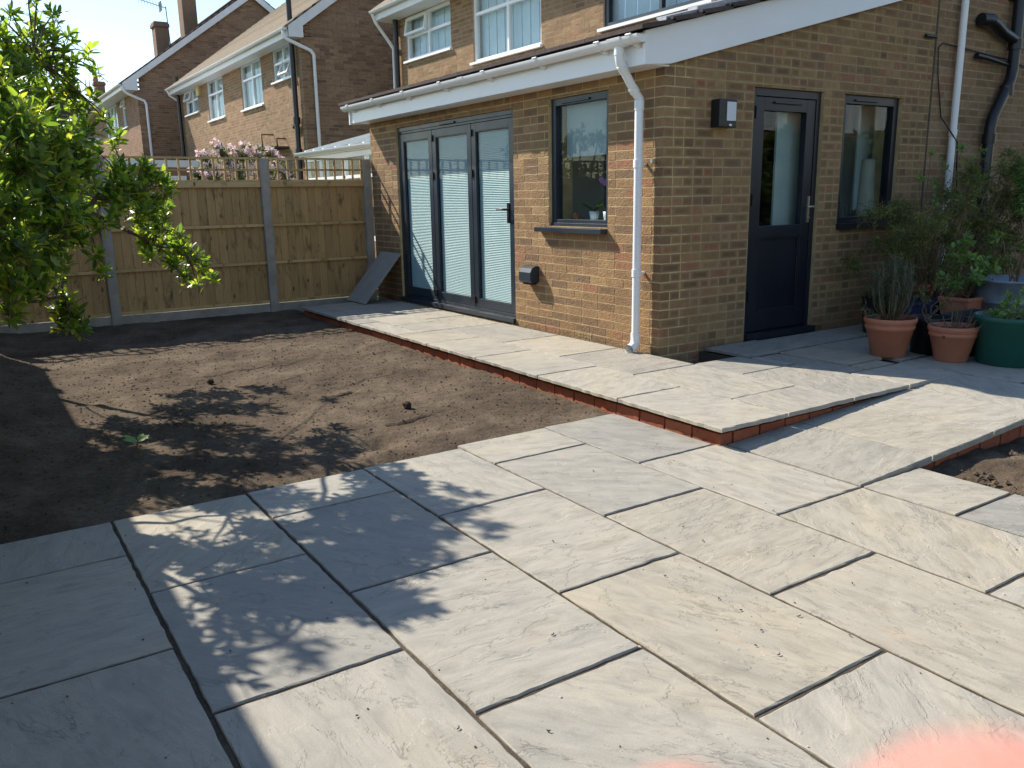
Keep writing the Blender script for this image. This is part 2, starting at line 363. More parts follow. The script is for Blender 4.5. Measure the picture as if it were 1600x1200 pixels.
# ------------------------------------------------------------------ brickwork
class Wall:      # d grows outwards from the face
    def __init__(s, kind, face): s.k = kind; s.f = face
    def P(s, u, z, d): return (s.f-d, u, z) if s.k == 'front' else (u, s.f-d, z)
    def box(s, mb, u0, u1, z0, z1, d0, d1, a=.5):
        p, q = s.P(u0, z0, d0), s.P(u1, z1, d1); mb.box(p[0], q[0], p[1], q[1], p[2], q[2], a)
def brick_list(u0, u1, z0, z1, opens=(), ph=.1, even=0.0, odd=.1125, top=None, seed=1, course=.075):
    r = random.Random(seed); out = []; k = 0; z = z0
    while z < z1-.02:
        za, zb = z, min(z+course-.010, z1); u = u0 + (even if k % 2 == 0 else odd)
        if even == 0 and odd > 0 and k % 2 == 0: first = .1025
        else: first = None
        while u < u1-.03:
            L = first or (.1025 if r.random() < ph else .215); first = None
            a, b = u, min(u+L, u1); u += L+.010
            if b-a < .015: continue
            segs = [(a, b, za, zb)]
            for o0, o1, q0, q1 in opens:
                if zb <= q0 or za >= q1: continue
                ns = []
                for s0, s1, t0, t1 in segs:
                    if s1 <= o0 or s0 >= o1: ns.append((s0, s1, t0, t1)); continue
                    if s0 < o0: ns.append((s0, o0-.003, t0, t1))
                    if s1 > o1: ns.append((o1+.003, s1, t0, t1))
                    i0, i1 = max(s0, o0-.003), min(s1, o1+.003)
                    if q0-t0 > .012: ns.append((i0, i1, t0, q0-.002))
                    if t1-q1 > .012: ns.append((i0, i1, q1+.002, t1))
                segs = ns
            tone, dj = r.random(), r.uniform(.0002, .0020)
            for s0, s1, t0, t1 in segs:
                if s1-s0 < .010 or t1-t0 < .010: continue
                if top:
                    m = min(top(s0), top(s1))
                    if m < t0+.012: continue
                    t1 = min(t1, m)
                out.append((s0, s1, t0, t1, tone, dj))
        z += course; k += 1
    return out
BF = np.array([(3,2,1,0),(4,5,6,7),(0,1,5,4),(1,2,6,5),(2,3,7,6),(3,0,4,7)])
def brick_arrays(W, bl, depth=.1025, jit=.0012):
    n = len(bl); B = np.array(bl); V = np.zeros((n, 8, 3)); J = rng.uniform(-jit, jit, (n, 8, 3))
    us = (0, 1, 1, 0, 0, 1, 1, 0); zs = (0, 0, 1, 1, 0, 0, 1, 1)
    for i in range(8):
        u = B[:, us[i]]; z = B[:, 2+zs[i]]; d = B[:, 5] if i < 4 else np.full(n, -depth)
        if W.k == 'front': V[:, i] = np.stack([W.f-d, u, z], 1)
        else: V[:, i] = np.stack([u, W.f-d, z], 1)
    V[:, :4] += J[:, :4]
    F = (BF[None] + (np.arange(n)*8)[:, None, None]).reshape(-1, 4)
    A = np.repeat(B[:, 4], 6)
    uvq = np.zeros((n, 6, 4, 2)); hd = ((B[:, 1]-B[:, 0]) < .13)
    front = np.array([(0,1),(1,1),(1,0),(0,0)], float)
    uvq[:] = 5.0
    f2 = front.copy(); uvq[:, 0] = f2; uvq[:, 1:] = .5
    # stretchers: keep the spot out of most
    return V.reshape(-1, 3), F, A, uvq
def brickwork(name, W, bl, mat, parent, flip=None):
    V, F, A, UV = brick_arrays(W, bl)
    o = np_mesh(name, V, F, mat, parent, A, UV)
    import bmesh
    bm = bmesh.new(); bm.from_mesh(o.data); bmesh.ops.recalc_face_normals(bm, faces=bm.faces); bm.to_mesh(o.data); bm.free()
    o['kind'] = 'stuff'; return o
BRICK_CACHE = {}
def single_brick(W, b, mat, parent):
    L = round(b[1]-b[0], 4); H = round(b[3]-b[2], 4); std = abs(H-.065) < .001 and (abs(L-.215) < .001 or abs(L-.1025) < .001)
    var = int(b[4]*12); key = (W.k, L, H, var)
    if not std or key not in BRICK_CACHE:
        V, F, A, UV = brick_arrays(W, [(-L/2, L/2, -H/2, H/2, (var+.5)/12, b[5])])
        off = np.array((W.f, 0, 0) if W.k == 'front' else (0, W.f, 0)); V = V-off
        me = bpy.data.meshes.new('brick'); me.from_pydata(V.tolist(), [], F.tolist()); me.polygons.foreach_set('use_smooth', [False]*len(F))
        at = me.attributes.new('bc', 'FLOAT', 'FACE'); at.data.foreach_set('value', A)
        u = me.uv_layers.new(name='UVMap'); u.data.foreach_set('uv', UV.ravel()); me.materials.append(mat)
        import bmesh
        bm = bmesh.new(); bm.from_mesh(me); bmesh.ops.recalc_face_normals(bm, faces=bm.faces); bm.to_mesh(me); bm.free()
        if std: BRICK_CACHE[key] = me
    else: me = BRICK_CACHE[key]
    o = bpy.data.objects.new('brick', me)
    link(o, parent, W.P((b[0]+b[1])/2, (b[2]+b[3])/2, 0)); return o
def wall_core(mb, W, u0, u1, z0, z1, opens=(), d0=-.28, d1=-.0012, top=None):
    cuts = sorted({u0, u1, *[o[0] for o in opens], *[o[1] for o in opens]})
    cuts = [c for c in cuts if u0 <= c <= u1]
    for a, b in zip(cuts[:-1], cuts[1:]):
        m = (a+b)/2; oo = sorted([(o[2], o[3]) for o in opens if o[0] < m < o[1]]); z = z0
        spans = []
        for q0, q1 in oo:
            if q0 > z: spans.append((z, q0))
            z = q1
        spans.append((z, z1))
        for i, (za, zb) in enumerate(spans):
            last = i == len(spans)-1
            ta, tb = (top(a), top(b)) if (top and last) else (zb, zb)
            if max(ta, tb)-za < .01: continue
            p = [W.P(a, za, d1), W.P(b, za, d1), W.P(b, za, d0), W.P(a, za, d0), W.P(a, ta, d1), W.P(b, tb, d1), W.P(b, tb, d0), W.P(a, ta, d0)]
            mb.hexa(p)
    return mb

# ------------------------------------------------------------------ windows
def bars(mb, W, u0, u1, z0, z1, t, d0, d1):
    W.box(mb, u0, u0+t, z0, z1, d0, d1); W.box(mb, u1-t, u1, z0, z1, d0, d1)
    W.box(mb, u0+t, u1-t, z0, z0+t, d0, d1); W.box(mb, u0+t, u1-t, z1-t, z1, d0, d1)
def curtain(W, u0, u1, z0, z1, d, parent, step=.09, gap=.0, mat='curtain'):
    mb = MB(); u = u0; i = 0
    while u < u1-.001:
        v = min(u+step, u1); W.box(mb, u+gap/2, v-gap/2, z0, z1, d-(.012 if i % 2 else 0)-.012, d-(.012 if i % 2 else 0)); u = v; i += 1
    return mb.build('curtain', M[mat], parent)
def house_window(W, parent, u0, u1, z0, z1, lights, fm='upvc', sill=True, glass='glass', t=.055, blindstep=.13):
    """lights: list of (ua, ub, za, zb, tilt) in fractions of the opening; tilt swings a top-hung casement out"""
    mb = MB(); bars(mb, W, u0, u1, z0, z1, t, -.11, -.03)
    iu0, iu1, iz0, iz1 = u0+t, u1-t, z0+t, z1-t
    fu = lambda x: iu0+(iu1-iu0)*x
    fz = lambda x: iz0+(iz1-iz0)*x
    for ua, ub, za, zb, tl in lights:       # mullions and transoms where lights meet
        if ub < .99: W.box(mb, fu(ub)-.025, fu(ub)+.025, fz(za), fz(zb), -.105, -.033)
        if zb < .99: W.box(mb, fu(ua), fu(ub), fz(zb)-.025, fz(zb)+.025, -.104, -.034)
    wf = mb.build('window', M[fm], parent)
    for ua, ub, za, zb, tl in lights:
        a, b, c, d = fu(ua)+(.025 if ua > .01 else 0), fu(ub)-(.025 if ub < .99 else 0), fz(za)+(.025 if za > .01 else 0), fz(zb)-(.025 if zb < .99 else 0)
        if tl:
            s = MB(); bars(s, W, a-.01, b+.01, c-.01, d+.01, .045, -.03, .02)
            g = MB(); W.box(g, a+.033, b-.033, c+.033, d-.033, -.008, -.002)
            hinge = Vector(W.P(a, d, 0)); ax = Vector((0, 1, 0)) if W.k == 'front' else Vector((1, 0, 0))
            rot = Matrix.Translation(hinge) @ Matrix.Rotation(R(tl) if W.k == 'front' else -R(tl), 4, ax) @ Matrix.Translation(-hinge)
            for q in (s, g): q.v = [tuple(rot @ Vector(v)) for v in q.v]
            s.build('casement', M[fm], wf); g.build('pane', M[glass], wf)
        else:
            g = MB(); W.box(g, a, b, c, d, -.075, -.069); g.build('pane', M[glass], wf)
    curtain(W, u0+.02, u1-.02, z0+.01, z1-.01, -.17, wf, blindstep, .008)
    if sill:
        s = MB(); W.box(s, u0-.05, u1+.05, z0-.035, z0+.004, -.03, .06); s.build('sill', M['upvc'], wf)
    return wf

# ------------------------------------------------------------------ ground
XW, YW = 4.667, 4.925        # faces of the extension: garden wall x = XW, door wall y = YW
XM = 8.25                    # garden face of the main house
DK = .118                    # top of the raised patio
g = MB(); g.box(-90, 120, -90, 140, -.30, -.12)
tag(g.build('ground', M['grass']), kind='structure')
def vnoise(x, y, s, seed):
    q = np.random.default_rng(seed); T = q.random((256, 256)); X = x/s; Y = y/s
    xi = np.floor(X).astype(int); yi = np.floor(Y).astype(int); fx = X-xi; fy = Y-yi
    fx = fx*fx*(3-2*fx); fy = fy*fy*(3-2*fy)
    a = T[xi % 256, yi % 256]; b = T[(xi+1) % 256, yi % 256]; c = T[xi % 256, (yi+1) % 256]; d = T[(xi+1) % 256, (yi+1) % 256]
    return (a*(1-fx)+b*fx)*(1-fy)+(c*(1-fx)+d*fx)*fy-.5
def soil_sheet(name, x0, x1, y0, y1, step, hf):
    xs = np.arange(x0, x1+step/2, step); ys = np.arange(y0, y1+step/2, step)
    X, Y = np.meshgrid(xs, ys, indexing='ij'); Z = hf(X, Y); nx, ny = X.shape
    V = np.stack([X, Y, Z], -1).reshape(-1, 3); i = np.arange(nx-1)[:, None]*ny + np.arange(ny-1)[None]
    F = np.stack([i, i+ny, i+ny+1, i+1], -1).reshape(-1, 4)
    o = np_mesh(name, V, F, M['soil'], smooth=True); o['kind'] = 'structure'; return o
GROOVES = [(2.35,5.9,2.9,6.1,.012,.012),(2.0,6.35,2.45,6.5,.010,.010),(1.55,6.9,2.1,7.0,.012,.010),(1.0,7.0,1.4,7.15,.012,.012),(2.1,5.6,2.3,5.64,.02,.022),
           (2.1,6.9,2.35,6.95,.010,.012),(2.55,6.35,2.75,6.45,.010,.012),(1.5,7.6,1.8,7.7,.01,.009),(2.15,4.7,2.5,4.75,.018,.014),(.9,7.8,1.3,7.9,.01,.01),(1.9,7.5,2.3,7.62,.01,.012),(2.8,6.9,3.1,7.0,.01,.01)]
def soil_h(X, Y):
    Z = -.018 + .028*np.clip((Y-4.0)/3.0, 0, 1) + .02*np.clip((Y-8)/2, 0, 1)
    Z += .030*vnoise(X, Y, 1.1, 3) + .024*vnoise(X, Y, .33, 4) + .012*np.maximum(0, vnoise(X*.45, Y, .16, 41)-.12)*2 + .011*vnoise(X, Y, .12, 5) + .007*vnoise(X, Y, .05, 6) + .0035*vnoise(X, Y, .026, 7)
    Z -= .022*np.exp(-((Y-3.96)/.12)**2) * (X < 3.5)
    for a, b, c, d, wd, dp in GROOVES:
        L = math.hypot(c-a, d-b); ux, uy = (c-a)/L, (d-b)/L
        t = np.clip((X-a)*ux+(Y-b)*uy, 0, L); dist = np.hypot(X-a-t*ux, Y-b-t*uy + .02*np.sin(t*18))
        Z -= 1.5*dp*np.exp(-(dist/wd)**2)
        Z += .5*dp*np.exp(-((dist-2.2*wd)/wd)**2)
    for a, b, r, dp in ((1.94,4.42,.10,.075),(1.72,4.3,.07,.035),(2.6,4.8,.05,.02),(1.25,6.5,.04,.02)):
        Z -= dp*np.exp(-(((X-a)/r)**2+((Y-b)/(r*1.2))**2))
    Z += .10*np.exp(-((X+.1)/.35)**2)*np.clip((Y-4.2)/1.2, 0, 1)          # heaped bed by the side boundary
    return Z
soil_sheet('garden_soil', -.62, 3.50, 3.90, 10.5, .019, soil_h)
soil_sheet('border_soil', 3.9, 9.6, -1.2, 2.42, .03, lambda X, Y: -.055 + .05*vnoise(X, Y, .5, 13) + .03*vnoise(X, Y, .14, 14) + .02*vnoise(X, Y, .06, 15) - .05*np.exp(-((X-3.95)/.2)**2))
def clods(name, n, xr, yr, hf, rmin, rmax, mat, avoid=None):
    x = rng.uniform(*xr, n); y = rng.uniform(*yr, n)
    if avoid is not None: k = ~avoid(x, y); x, y = x[k], y[k]; n = len(x)
    z = hf(x, y) if callable(hf) else np.full(n, hf); r = rmin+(rmax-rmin)*rng.random(n)**4
    o = np.array([(1,0,0),(-1,0,0),(0,1,0),(0,-1,0),(0,0,1),(0,0,-1)], float)
    V = np.stack([x, y, z+r*.25], -1)[:, None, :] + o[None]*(r[:, None, None]*rng.uniform(.55, 1.25, (n, 6, 1)))*np.array([1, 1, .7])
    F = np.array([(0,2,4),(2,1,4),(1,3,4),(3,0,4),(2,0,5),(1,2,5),(3,1,5),(0,3,5)])
    FF = (F[None]+(np.arange(n)*6)[:, None, None]).reshape(-1, 3)
    o = np_mesh(name, V.reshape(-1, 3), FF, mat, a=np.repeat(rng.random(n), 8)); o['kind'] = 'stuff'; return o
clods('soil_crumbs', 14000, (-.5, 3.44), (3.97, 9.6), soil_h, .0012, .011, M['soil'])
clods('soil_lumps', 34, (-.5, 3.3), (4.0, 8.6), soil_h, .010, .022, M['soil'])
clods('border_crumbs', 2500, (4.05, 6.5), (.6, 2.2), -.05, .004, .026, M['soil'])

# ------------------------------------------------------------------ paving
SLABN = [0]
def slab(parent, x0, x1, y0, y1, zf=0.0, gap=.006, thick=.024, cut=0.0, mat='slab', jit=.0022):
    r = random.Random(1000+SLABN[0]); SLABN[0] += 1
    top = zf if callable(zf) else (lambda x: zf)
    x0 += gap+r.uniform(0, .002); x1 -= gap+r.uniform(0, .002); y0 += gap+r.uniform(0, .002); y1 -= gap+r.uniform(0, .002)
    cor = [(x0, y0), (x1, y0), (x1, y1), (x0, y1)]; per = []
    for i in range(4):
        a, b = cor[i], cor[(i+1) % 4]; n = max(3, int(math.dist(a, b)/.045))
        dx, dy = (b[0]-a[0])/math.dist(a, b), (b[1]-a[1])/math.dist(a, b)
        for k in range(n):
            t = k/n; j = 0 if k == 0 else r.uniform(-jit, jit)
            per.append([a[0]+(b[0]-a[0])*t-dy*j, a[1]+(b[1]-a[1])*t+dx*j, -dy, dx])
    cx, cy = (x0+x1)/2, (y0+y1)/2; lift = r.uniform(-.0008, .0012)
    if r.random() < .5:
        i = r.randrange(len(per)); per[i][0] += (cx-per[i][0])*.012; per[i][1] += (cy-per[i][1])*.012
    mb = MB(); n = len(per); ins = [r.uniform(.0025, .006) for _ in per]
    T = [(p[0]+(cx-p[0])*q/.4, p[1]+(cy-p[1])*q/.4) for p, q in zip(per, ins)]
    vs = [(a, b, top(a)+lift) for a, b in T] + [(p[0], p[1], top(p[0])-r.uniform(.002, .006)) for p in per] + \
         [(p[0]+r.uniform(-.002, .002), p[1]+r.uniform(-.002, .002), top(p[0])-thick) for p in per]
    fs = [tuple(range(n))] + [(i, (i+1) % n, n+(i+1) % n, n+i) for i in range(n)] + [(n+i, n+(i+1) % n, 2*n+(i+1) % n, 2*n+i) for i in range(n)] + [tuple(range(2*n, 3*n))[::-1]]
    mb.add(vs, fs)
    return mb.build('paving_slab', M[mat], parent, world=(cx, cy, top(cx)-thick))
b = MB(); b.box(-.55, 3.50, -2.5, 3.96, -.10, -.0075); b.box(2.26, 3.455, 3.96, 4.04, -.10, -.0085); b.box(3.50, 3.99, -2.5, 2.26, -.10, -.0075)
patio = tag(b.build('patio', M['bed']), kind='structure')
XC = [-.195, .416, 1.022, 1.645, 2.25, 2.877, 3.496]
cols = [(-.53, -.195, [3.95,3.1,2.2,1.3,.4,-.5,-1.4]), (-.195, .416, [3.95,3.51,2.64,1.755,.87,0,-.9]), (.416, 1.022, [3.955,3.095,2.203,1.31,.42,-.47]),
        (1.022, 1.645, [3.96,3.555,2.67,1.775,.88,-.01,-.9]), (1.645, 2.25, [3.98,3.14,2.224,1.328,.44,-.45]), (2.25, 2.877, [4.03,3.615,2.70,1.777,.88,-.01,-.9]),
        (2.877, 3.496, [4.05,3.17,2.262,1.345,.45,-.45]), (3.496, 3.985, [2.265,1.80,.9,0,-.9])]
for x0, x1, ys in cols:
    for a, c in zip(ys[1:], ys[:-1]):
        if x0 == 2.877 and c > 3.5: slab(patio, x0, 3.45, a, c, gap=.007)
        else: slab(patio, x0, x1, a, c, gap=.0075 if c < 2.7 else .006)
# raised patio in front of the bifold doors
b = MB(); b.box(3.50, 4.62, 3.17, 9.90, -.10, .088); b.box(4.62, 5.10, 3.17, 4.46, -.10, .0885)
b.box(5.13, 5.82, 3.17, 4.915, -.10, .089); b.box(5.82, 12, 2.36, 4.915, -.10, .0875); b.box(4.615, 4.66, 4.94, 9.9, .0, .108)
deck = tag(b.build('raised_patio', M['mortar_dark']), kind='structure')
D = [(3.405,3.975,3.075,3.97),(3.405,3.975,3.97,4.86),(3.405,3.975,4.86,5.745),(3.405,3.975,5.745,6.59),(3.405,3.975,6.59,7.2),
     (3.975,4.61,3.075,3.525),(3.975,4.61,3.525,4.455),(3.975,4.61,4.455,5.35),(3.975,4.61,5.35,6.2),(3.975,4.61,6.2,7.2),
     (3.405,3.66,7.2,8.1),(3.405,3.66,8.1,9.0),(3.405,3.66,9.0,9.93),(3.66,4.12,7.2,7.75),(3.66,4.12,7.75,8.6),(3.66,4.12,8.6,9.35),(3.66,4.12,9.35,9.93),
     (4.12,4.61,7.2,7.95),(4.12,4.61,7.95,8.85),(4.12,4.61,8.85,9.93),
     (4.61,5.215,3.075,3.99),(4.61,5.10,3.99,4.47),(5.215,5.815,3.075,3.54)]
for s in D: slab(deck, *s, zf=DK, gap=.005, jit=.005 if s[0] < 3.5 or s[2] < 3.1 else .0022)
D2 = [(5.23,5.455,3.57,4.37,DK-.004),(4.615,5.22,4.0,4.02,DK-.03),(5.11,5.22,4.02,4.37,DK-.002),(5.47,5.81,3.56,3.72,DK-.003),(5.47,5.93,3.74,4.37,DK+.003),(5.13,5.76,4.40,4.86,DK+.010),(5.79,6.70,4.43,4.86,DK),(6.72,7.62,4.43,4.86,DK),(5.96,6.60,3.60,4.40,DK),
      (6.62,7.5,3.60,4.40,DK),(5.83,6.42,2.68,3.56,DK),(6.44,7.32,3.12,3.57,DK),(5.83,6.42,2.30,2.66,DK),(6.44,7.32,2.30,3.10,DK),(7.34,8.2,2.3,3.1,DK),(7.34,8.2,3.12,3.57,DK),
      (7.52,8.4,3.6,4.4,DK),(8.22,9.1,2.3,3.57,DK),(7.64,8.5,4.43,4.86,DK),(8.42,9.3,3.6,4.4,DK),(8.52,9.4,4.43,4.86,DK)]
for s in D2: slab(deck, *s[:4], zf=s[4], gap=.006)
RB = MB()   # dark bedding line between the bricks and the slabs, set back
rz = random.Random(5)
def riser_brick(x, y, along, L=.215, z0=-.045, z1=.066, rot=0):
    mb = MB(); j = lambda: rz.uniform(-.0015, .0015); a = rz.random()
    if along == 'y': p = [(x+j(), y, z0), (x+.10, y, z0), (x+.10, y+L, z0), (x+j(), y+L, z0), (x+j(), y, z1), (x+.10, y, z1), (x+.10, y+L, z1), (x+j(), y+L, z1+j())]
    else: p = [(x, y+j(), z0), (x+L, y+j(), z0), (x+L, y+.10, z0), (x, y+.10, z0), (x, y+j(), z1), (x+L, y+j(), z1), (x+L, y+.10, z1), (x, y+.10, z1)]
    mb.hexa(p, a); return mb.build('brick', M['brick_riser'], deck, world=(x, y, 0), bevel=.003)
y = 3.13
while y < 9.9: riser_brick(3.452+rz.uniform(-.002, .002), y, 'y'); y += .226
x = 3.563
while x < 5.75: riser_brick(x, 3.128, 'x'); x += .226
x = 4.0
while x < 9.4: riser_brick(x, 2.315, 'x', z0=-.12, z1=max(-.02, min(.066, .05*(x-3.5)-.038))); x += .226
# the sloping path up to the side door
rz_ = lambda x: .05*(x-3.5)+.001
b = MB(); b.hexa([(3.50,2.33,-.1),(5.815,2.33,-.1),(5.815,3.127,-.1),(3.50,3.127,-.1),(3.50,2.33,-.024),(5.815,2.33,rz_(5.815)-.024),(5.815,3.127,rz_(5.815)-.024),(3.50,3.127,-.024)])
ramp = tag(b.build('sloping_path', M['mortar_dark']), kind='structure')
for s in ((3.50,4.12,2.268,3.127),(4.12,4.73,2.268,3.127),(4.73,5.27,2.268,3.127),(5.27,5.815,2.268,3.127)): slab(ramp, *s, zf=rz_, gap=.0045, thick=.034)
# sandy chippings along the foot of the wall, loose bits on the slabs
clods('sandy_chippings', 2600, (4.585, 4.662), (4.95, 9.6), DK-.006, .002, .008, M['mortar'])
clods('wall_sweepings', 1400, (4.50, 4.662), (4.95, 9.6), DK, .001, .005, M['mortar'])
clods('grit_on_slabs', 420, (-.4, 3.4), (1.0, 3.9), .001, .001, .0045, M['soil'])
clods('pale_stone_flakes', 45, (-.3, 3.0), (1.0, 3.9), .001, .0015, .007, M['cream'])
clods('rubble_in_gap', 60, (4.69, 5.1), (4.5, 4.9), -.01, .01, .05, M['stone'])
p = MB(); p.box(4.66, 5.14, 4.45, 4.93, -.11, -.02); tag(p.build('footing_trench', M['soil']), kind='structure')

# ------------------------------------------------------------------ the house with its extension
house = thing('brick_house', (8.25, 10.8, 0), 'buff brick house with a lean-to extension holding blue-grey bifold doors', 'house')
FWL = Wall('front', XW); SWL = Wall('side', YW); MWL = Wall('front', XM)
BO = (7.02, 9.615, .165, 2.228); WO = (5.585, 6.435, 1.118, 2.248); DO = (5.68, 6.59, .155, 2.248); SO = (6.885, 7.775, 1.075, 2.25)
eave = lambda X: 2.375+.257*(X-4.667)
YE = 10.36
fw = MB(); wall_core(fw, FWL, YW+.0012, YE, -.1, 2.42, [BO, WO])
fwall = fw.build('garden_wall', M['mortar_lit'], house)
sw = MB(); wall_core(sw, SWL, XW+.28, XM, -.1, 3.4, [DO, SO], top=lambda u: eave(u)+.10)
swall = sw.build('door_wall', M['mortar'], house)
bl_f = brick_list(YW, YE, -.047, 2.42, [BO, WO], ph=.14, even=0, odd=.1125, seed=3)
bl_s = brick_list(XW, XM-.02, -.047, 3.5, [DO, SO], ph=.62, even=.1125, odd=0, top=lambda u: eave(u)+.05, seed=5)
fcam = Vector((math.cos(YAW), math.sin(YAW), 0))
cand = []
for W_, L_, wl in ((FWL, bl_f, fwall), (SWL, bl_s, swall)):
    for bb in L_:
        c = Vector(W_.P((bb[0]+bb[1])/2, (bb[2]+bb[3])/2, 0)); dd = (c-CAM).length
        nrm = Vector((-1, 0, 0)) if W_.k == 'front' else Vector((0, -1, 0))
        vis = c.z > .02 and not (W_.k == 'side' and c.x > 9.4)
        px = (bb[1]-bb[0])*abs(nrm.dot((c-CAM).normalized()))/dd if vis else 0
        cand.append((px, W_, bb, wl))
cand.sort(key=lambda t: -t[0])
for px, W_, bb, wl in cand[:296]: single_brick(W_, bb, M['brick'] if W_ is FWL else M['brick_side'], wl)
restf = [c[2] for c in cand[296:] if c[1] is FWL]; rests = [c[2] for c in cand[296:] if c[1] is SWL]
brickwork('brickwork', FWL, restf, M['brick'], fwall); brickwork('brickwork', SWL, rests, M['brick_side'], swall)
# main house, upper floor and side
W1 = (14.45, 16.30, 4.12, 4.97); W2 = (11.55, 13.65, 3.745, 4.97); W3 = (7.90, 10.00, 3.73, 4.97)
mw = MB(); wall_core(mw, MWL, YW+.0015, 16.75, 2.4, 5.06, [W1, W2, W3])
mwall = mw.build('upper_wall', M['mortar_pale'], house)
brickwork('brickwork', MWL, brick_list(YW+.0, 16.75, 3.0, 5.06, [W1, W2, W3], ph=.15, even=0, odd=.1125, seed=8), M['brick_main'], mwall)
mw = MB(); wall_core(mw, SWL, XM, 17.3, -.1, 5.2, [])
mwall2 = mw.build('gable_wall', M['mortar_pale'], house)
brickwork('brickwork', SWL, brick_list(XM+.012, 11.5, -.047, 5.2, [], ph=.3, even=0, odd=0, seed=9), M['brick_main'], mwall2)
# movement joint between old and new brickwork
mb = MB(); SWL.box(mb, XM-.018, XM+.008, .1, 3.3, -.02, .003); mb.build('movement_joint', M['mortar_dark'], house)
# main roof
def house_roof(parent, xe, y0, y1, ze, slope, half, tile, over=.28, thick=.10, rows=14):
    xr = xe+half; zr = ze+slope*half; L = math.hypot(half, slope*half); mb = MB()
    for k in range(rows):
        a, c = k/rows, (k+1)/rows+.02
        for sgn in (0, 1):
            X = (lambda t: xe+half*t) if not sgn else (lambda t: xr+half*(1-t))
            z = lambda t: ze+slope*half*t
            lo, hi = .028, .0
            p = [(X(a), y0, z(a)-.03), (X(c), y0, z(c)-.03), (X(c), y1, z(c)-.03), (X(a), y1, z(a)-.03), (X(a), y0, z(a)+lo), (X(c), y0, z(c)+hi), (X(c), y1, z(c)+hi), (X(a), y1, z(a)+lo)]
            if sgn: p = [p[1], p[0], p[3], p[2], p[5], p[4], p[7], p[6]]
            mb.hexa(p, rnd.random())
    return mb.build('roof', M[tile], parent)
def eaves(parent, xe, xw, y0, y1, ze, slope, half, mat='upvc_old', gut=True, verge=(0, 1)):
    m = MB(); m.box(xe+.06, xe+.085, y0+.05, y1-.05, ze-.19, ze-.035); m.box(xe+.085, xw+.0, y0+.05, y1-.05, ze-.19, ze-.175)
    m.build('soffit', M[mat], parent)
    for s in verge:
        yy = (y0+.0, y0+.025) if s == 0 else (y1-.025, y1)
        m = MB(); xr = xe+half; zr = ze+slope*half
        m.prism([(xe+.085, ze+.03), (xr, zr-.03), (2*xr-xe-.085, ze+.03), (2*xr-xe-.085, ze-.19), (xr, zr-.27), (xw+.02, ze-.19+slope*(xw+.02-xe-.085)+.0), (xw+.02, ze-.19), (xe+.085, ze-.19)], 1, *yy)
        m.build('bargeboard', M[mat], parent)
    if gut:
        m = MB(); half_gutter(m, xe-.0, y0, y1, ze-.01); m.build('gutter', M[mat], parent)
def half_gutter(m, x, y0, y1, z, r=.056, n=9):
    # half-round trough hung along y, its rim at height z
    A = [(x+r*math.cos(math.pi+math.pi*k/n), z+r*math.sin(math.pi+math.pi*k/n)) for k in range(n+1)]
    B = [(x+(r-.004)*math.cos(math.pi+math.pi*k/n), z+(r-.004)*math.sin(math.pi+math.pi*k/n)) for k in range(n+1)]
    for P, Q in ((A, 1), (B, 0)):
        vs = [(a, y0, c) for a, c in P]+[(a, y1, c) for a, c in P]
        m.add(vs, [(i, i+1, n+2+i, n+1+i) for i in range(n)], smooth=True)
    vs = [(a, y0, c) for a, c in A]+[(a, y0, c) for a, c in B]+[(a, y1, c) for a, c in A]+[(a, y1, c) for a, c in B]; k = n+1
    m.add(vs, [(0, k, 3*k, 2*k), (n, n+k, n+3*k, n+2*k)] + [(i, i+1, k+i+1, k+i) for i in range(n)]+[(2*k+i, 2*k+i+1, 3*k+i+1, 3*k+i) for i in range(n)])
    for yy, q in ((y0, 0), (y1, 1)):
        m.add([(a, yy, c) for a, c in B], [tuple(range(n+1))])
house_roof(house, 7.80, 4.80, 16.95, 5.16, .73, 4.8, 'tile')
eaves(house, 7.80, 8.25, 4.80, 16.95, 5.16, .73, 4.8)
two = [(0, .42, 0, .56, 0), (.42, 1, 0, .56, 0), (0, .42, .56, 1, 7), (.42, 1, .56, 1, 0)]
house_window(MWL, house, *W1, [(0, .5, 0, .55, 0), (.5, 1, 0, .55, 0), (0, .5, .55, 1, 0), (.5, 1, .55, 1, 9)])
house_window(MWL, house, *W2, [(0, .48, 0, .68, 0), (.48, 1, 0, .68, 0), (.48, 1, .68, 1, 0), (0, .48, .68, 1, 0)])
w3 = house_window(MWL, house, *W3, [(0, .45, 0, 1, 0), (.45, 1, 0, 1, 0)], fm='grey', sill=False, t=.075)
s = MB(); MWL.box(s, W3[0]-.06, W3[1]+.06, W3[2]-.04, W3[2]+.004, -.03, .07); s.build('sill', M['upvc'], w3)
mb = MB(); mb.tube([(8.17, 16.60, 3.3), (8.17, 16.60, 5.0)], .055, 10); mb.build('soil_pipe', M['black'], house)
mb = MB(); mb.tube([(7.80, 16.9, 5.1), (7.86, 16.9, 4.95), (8.12, 16.86, 4.6), (8.22, 16.84, 4.45), (8.22, 16.84, 3.0)], .034, 8); mb.build('downpipe', M['upvc_old'], house)

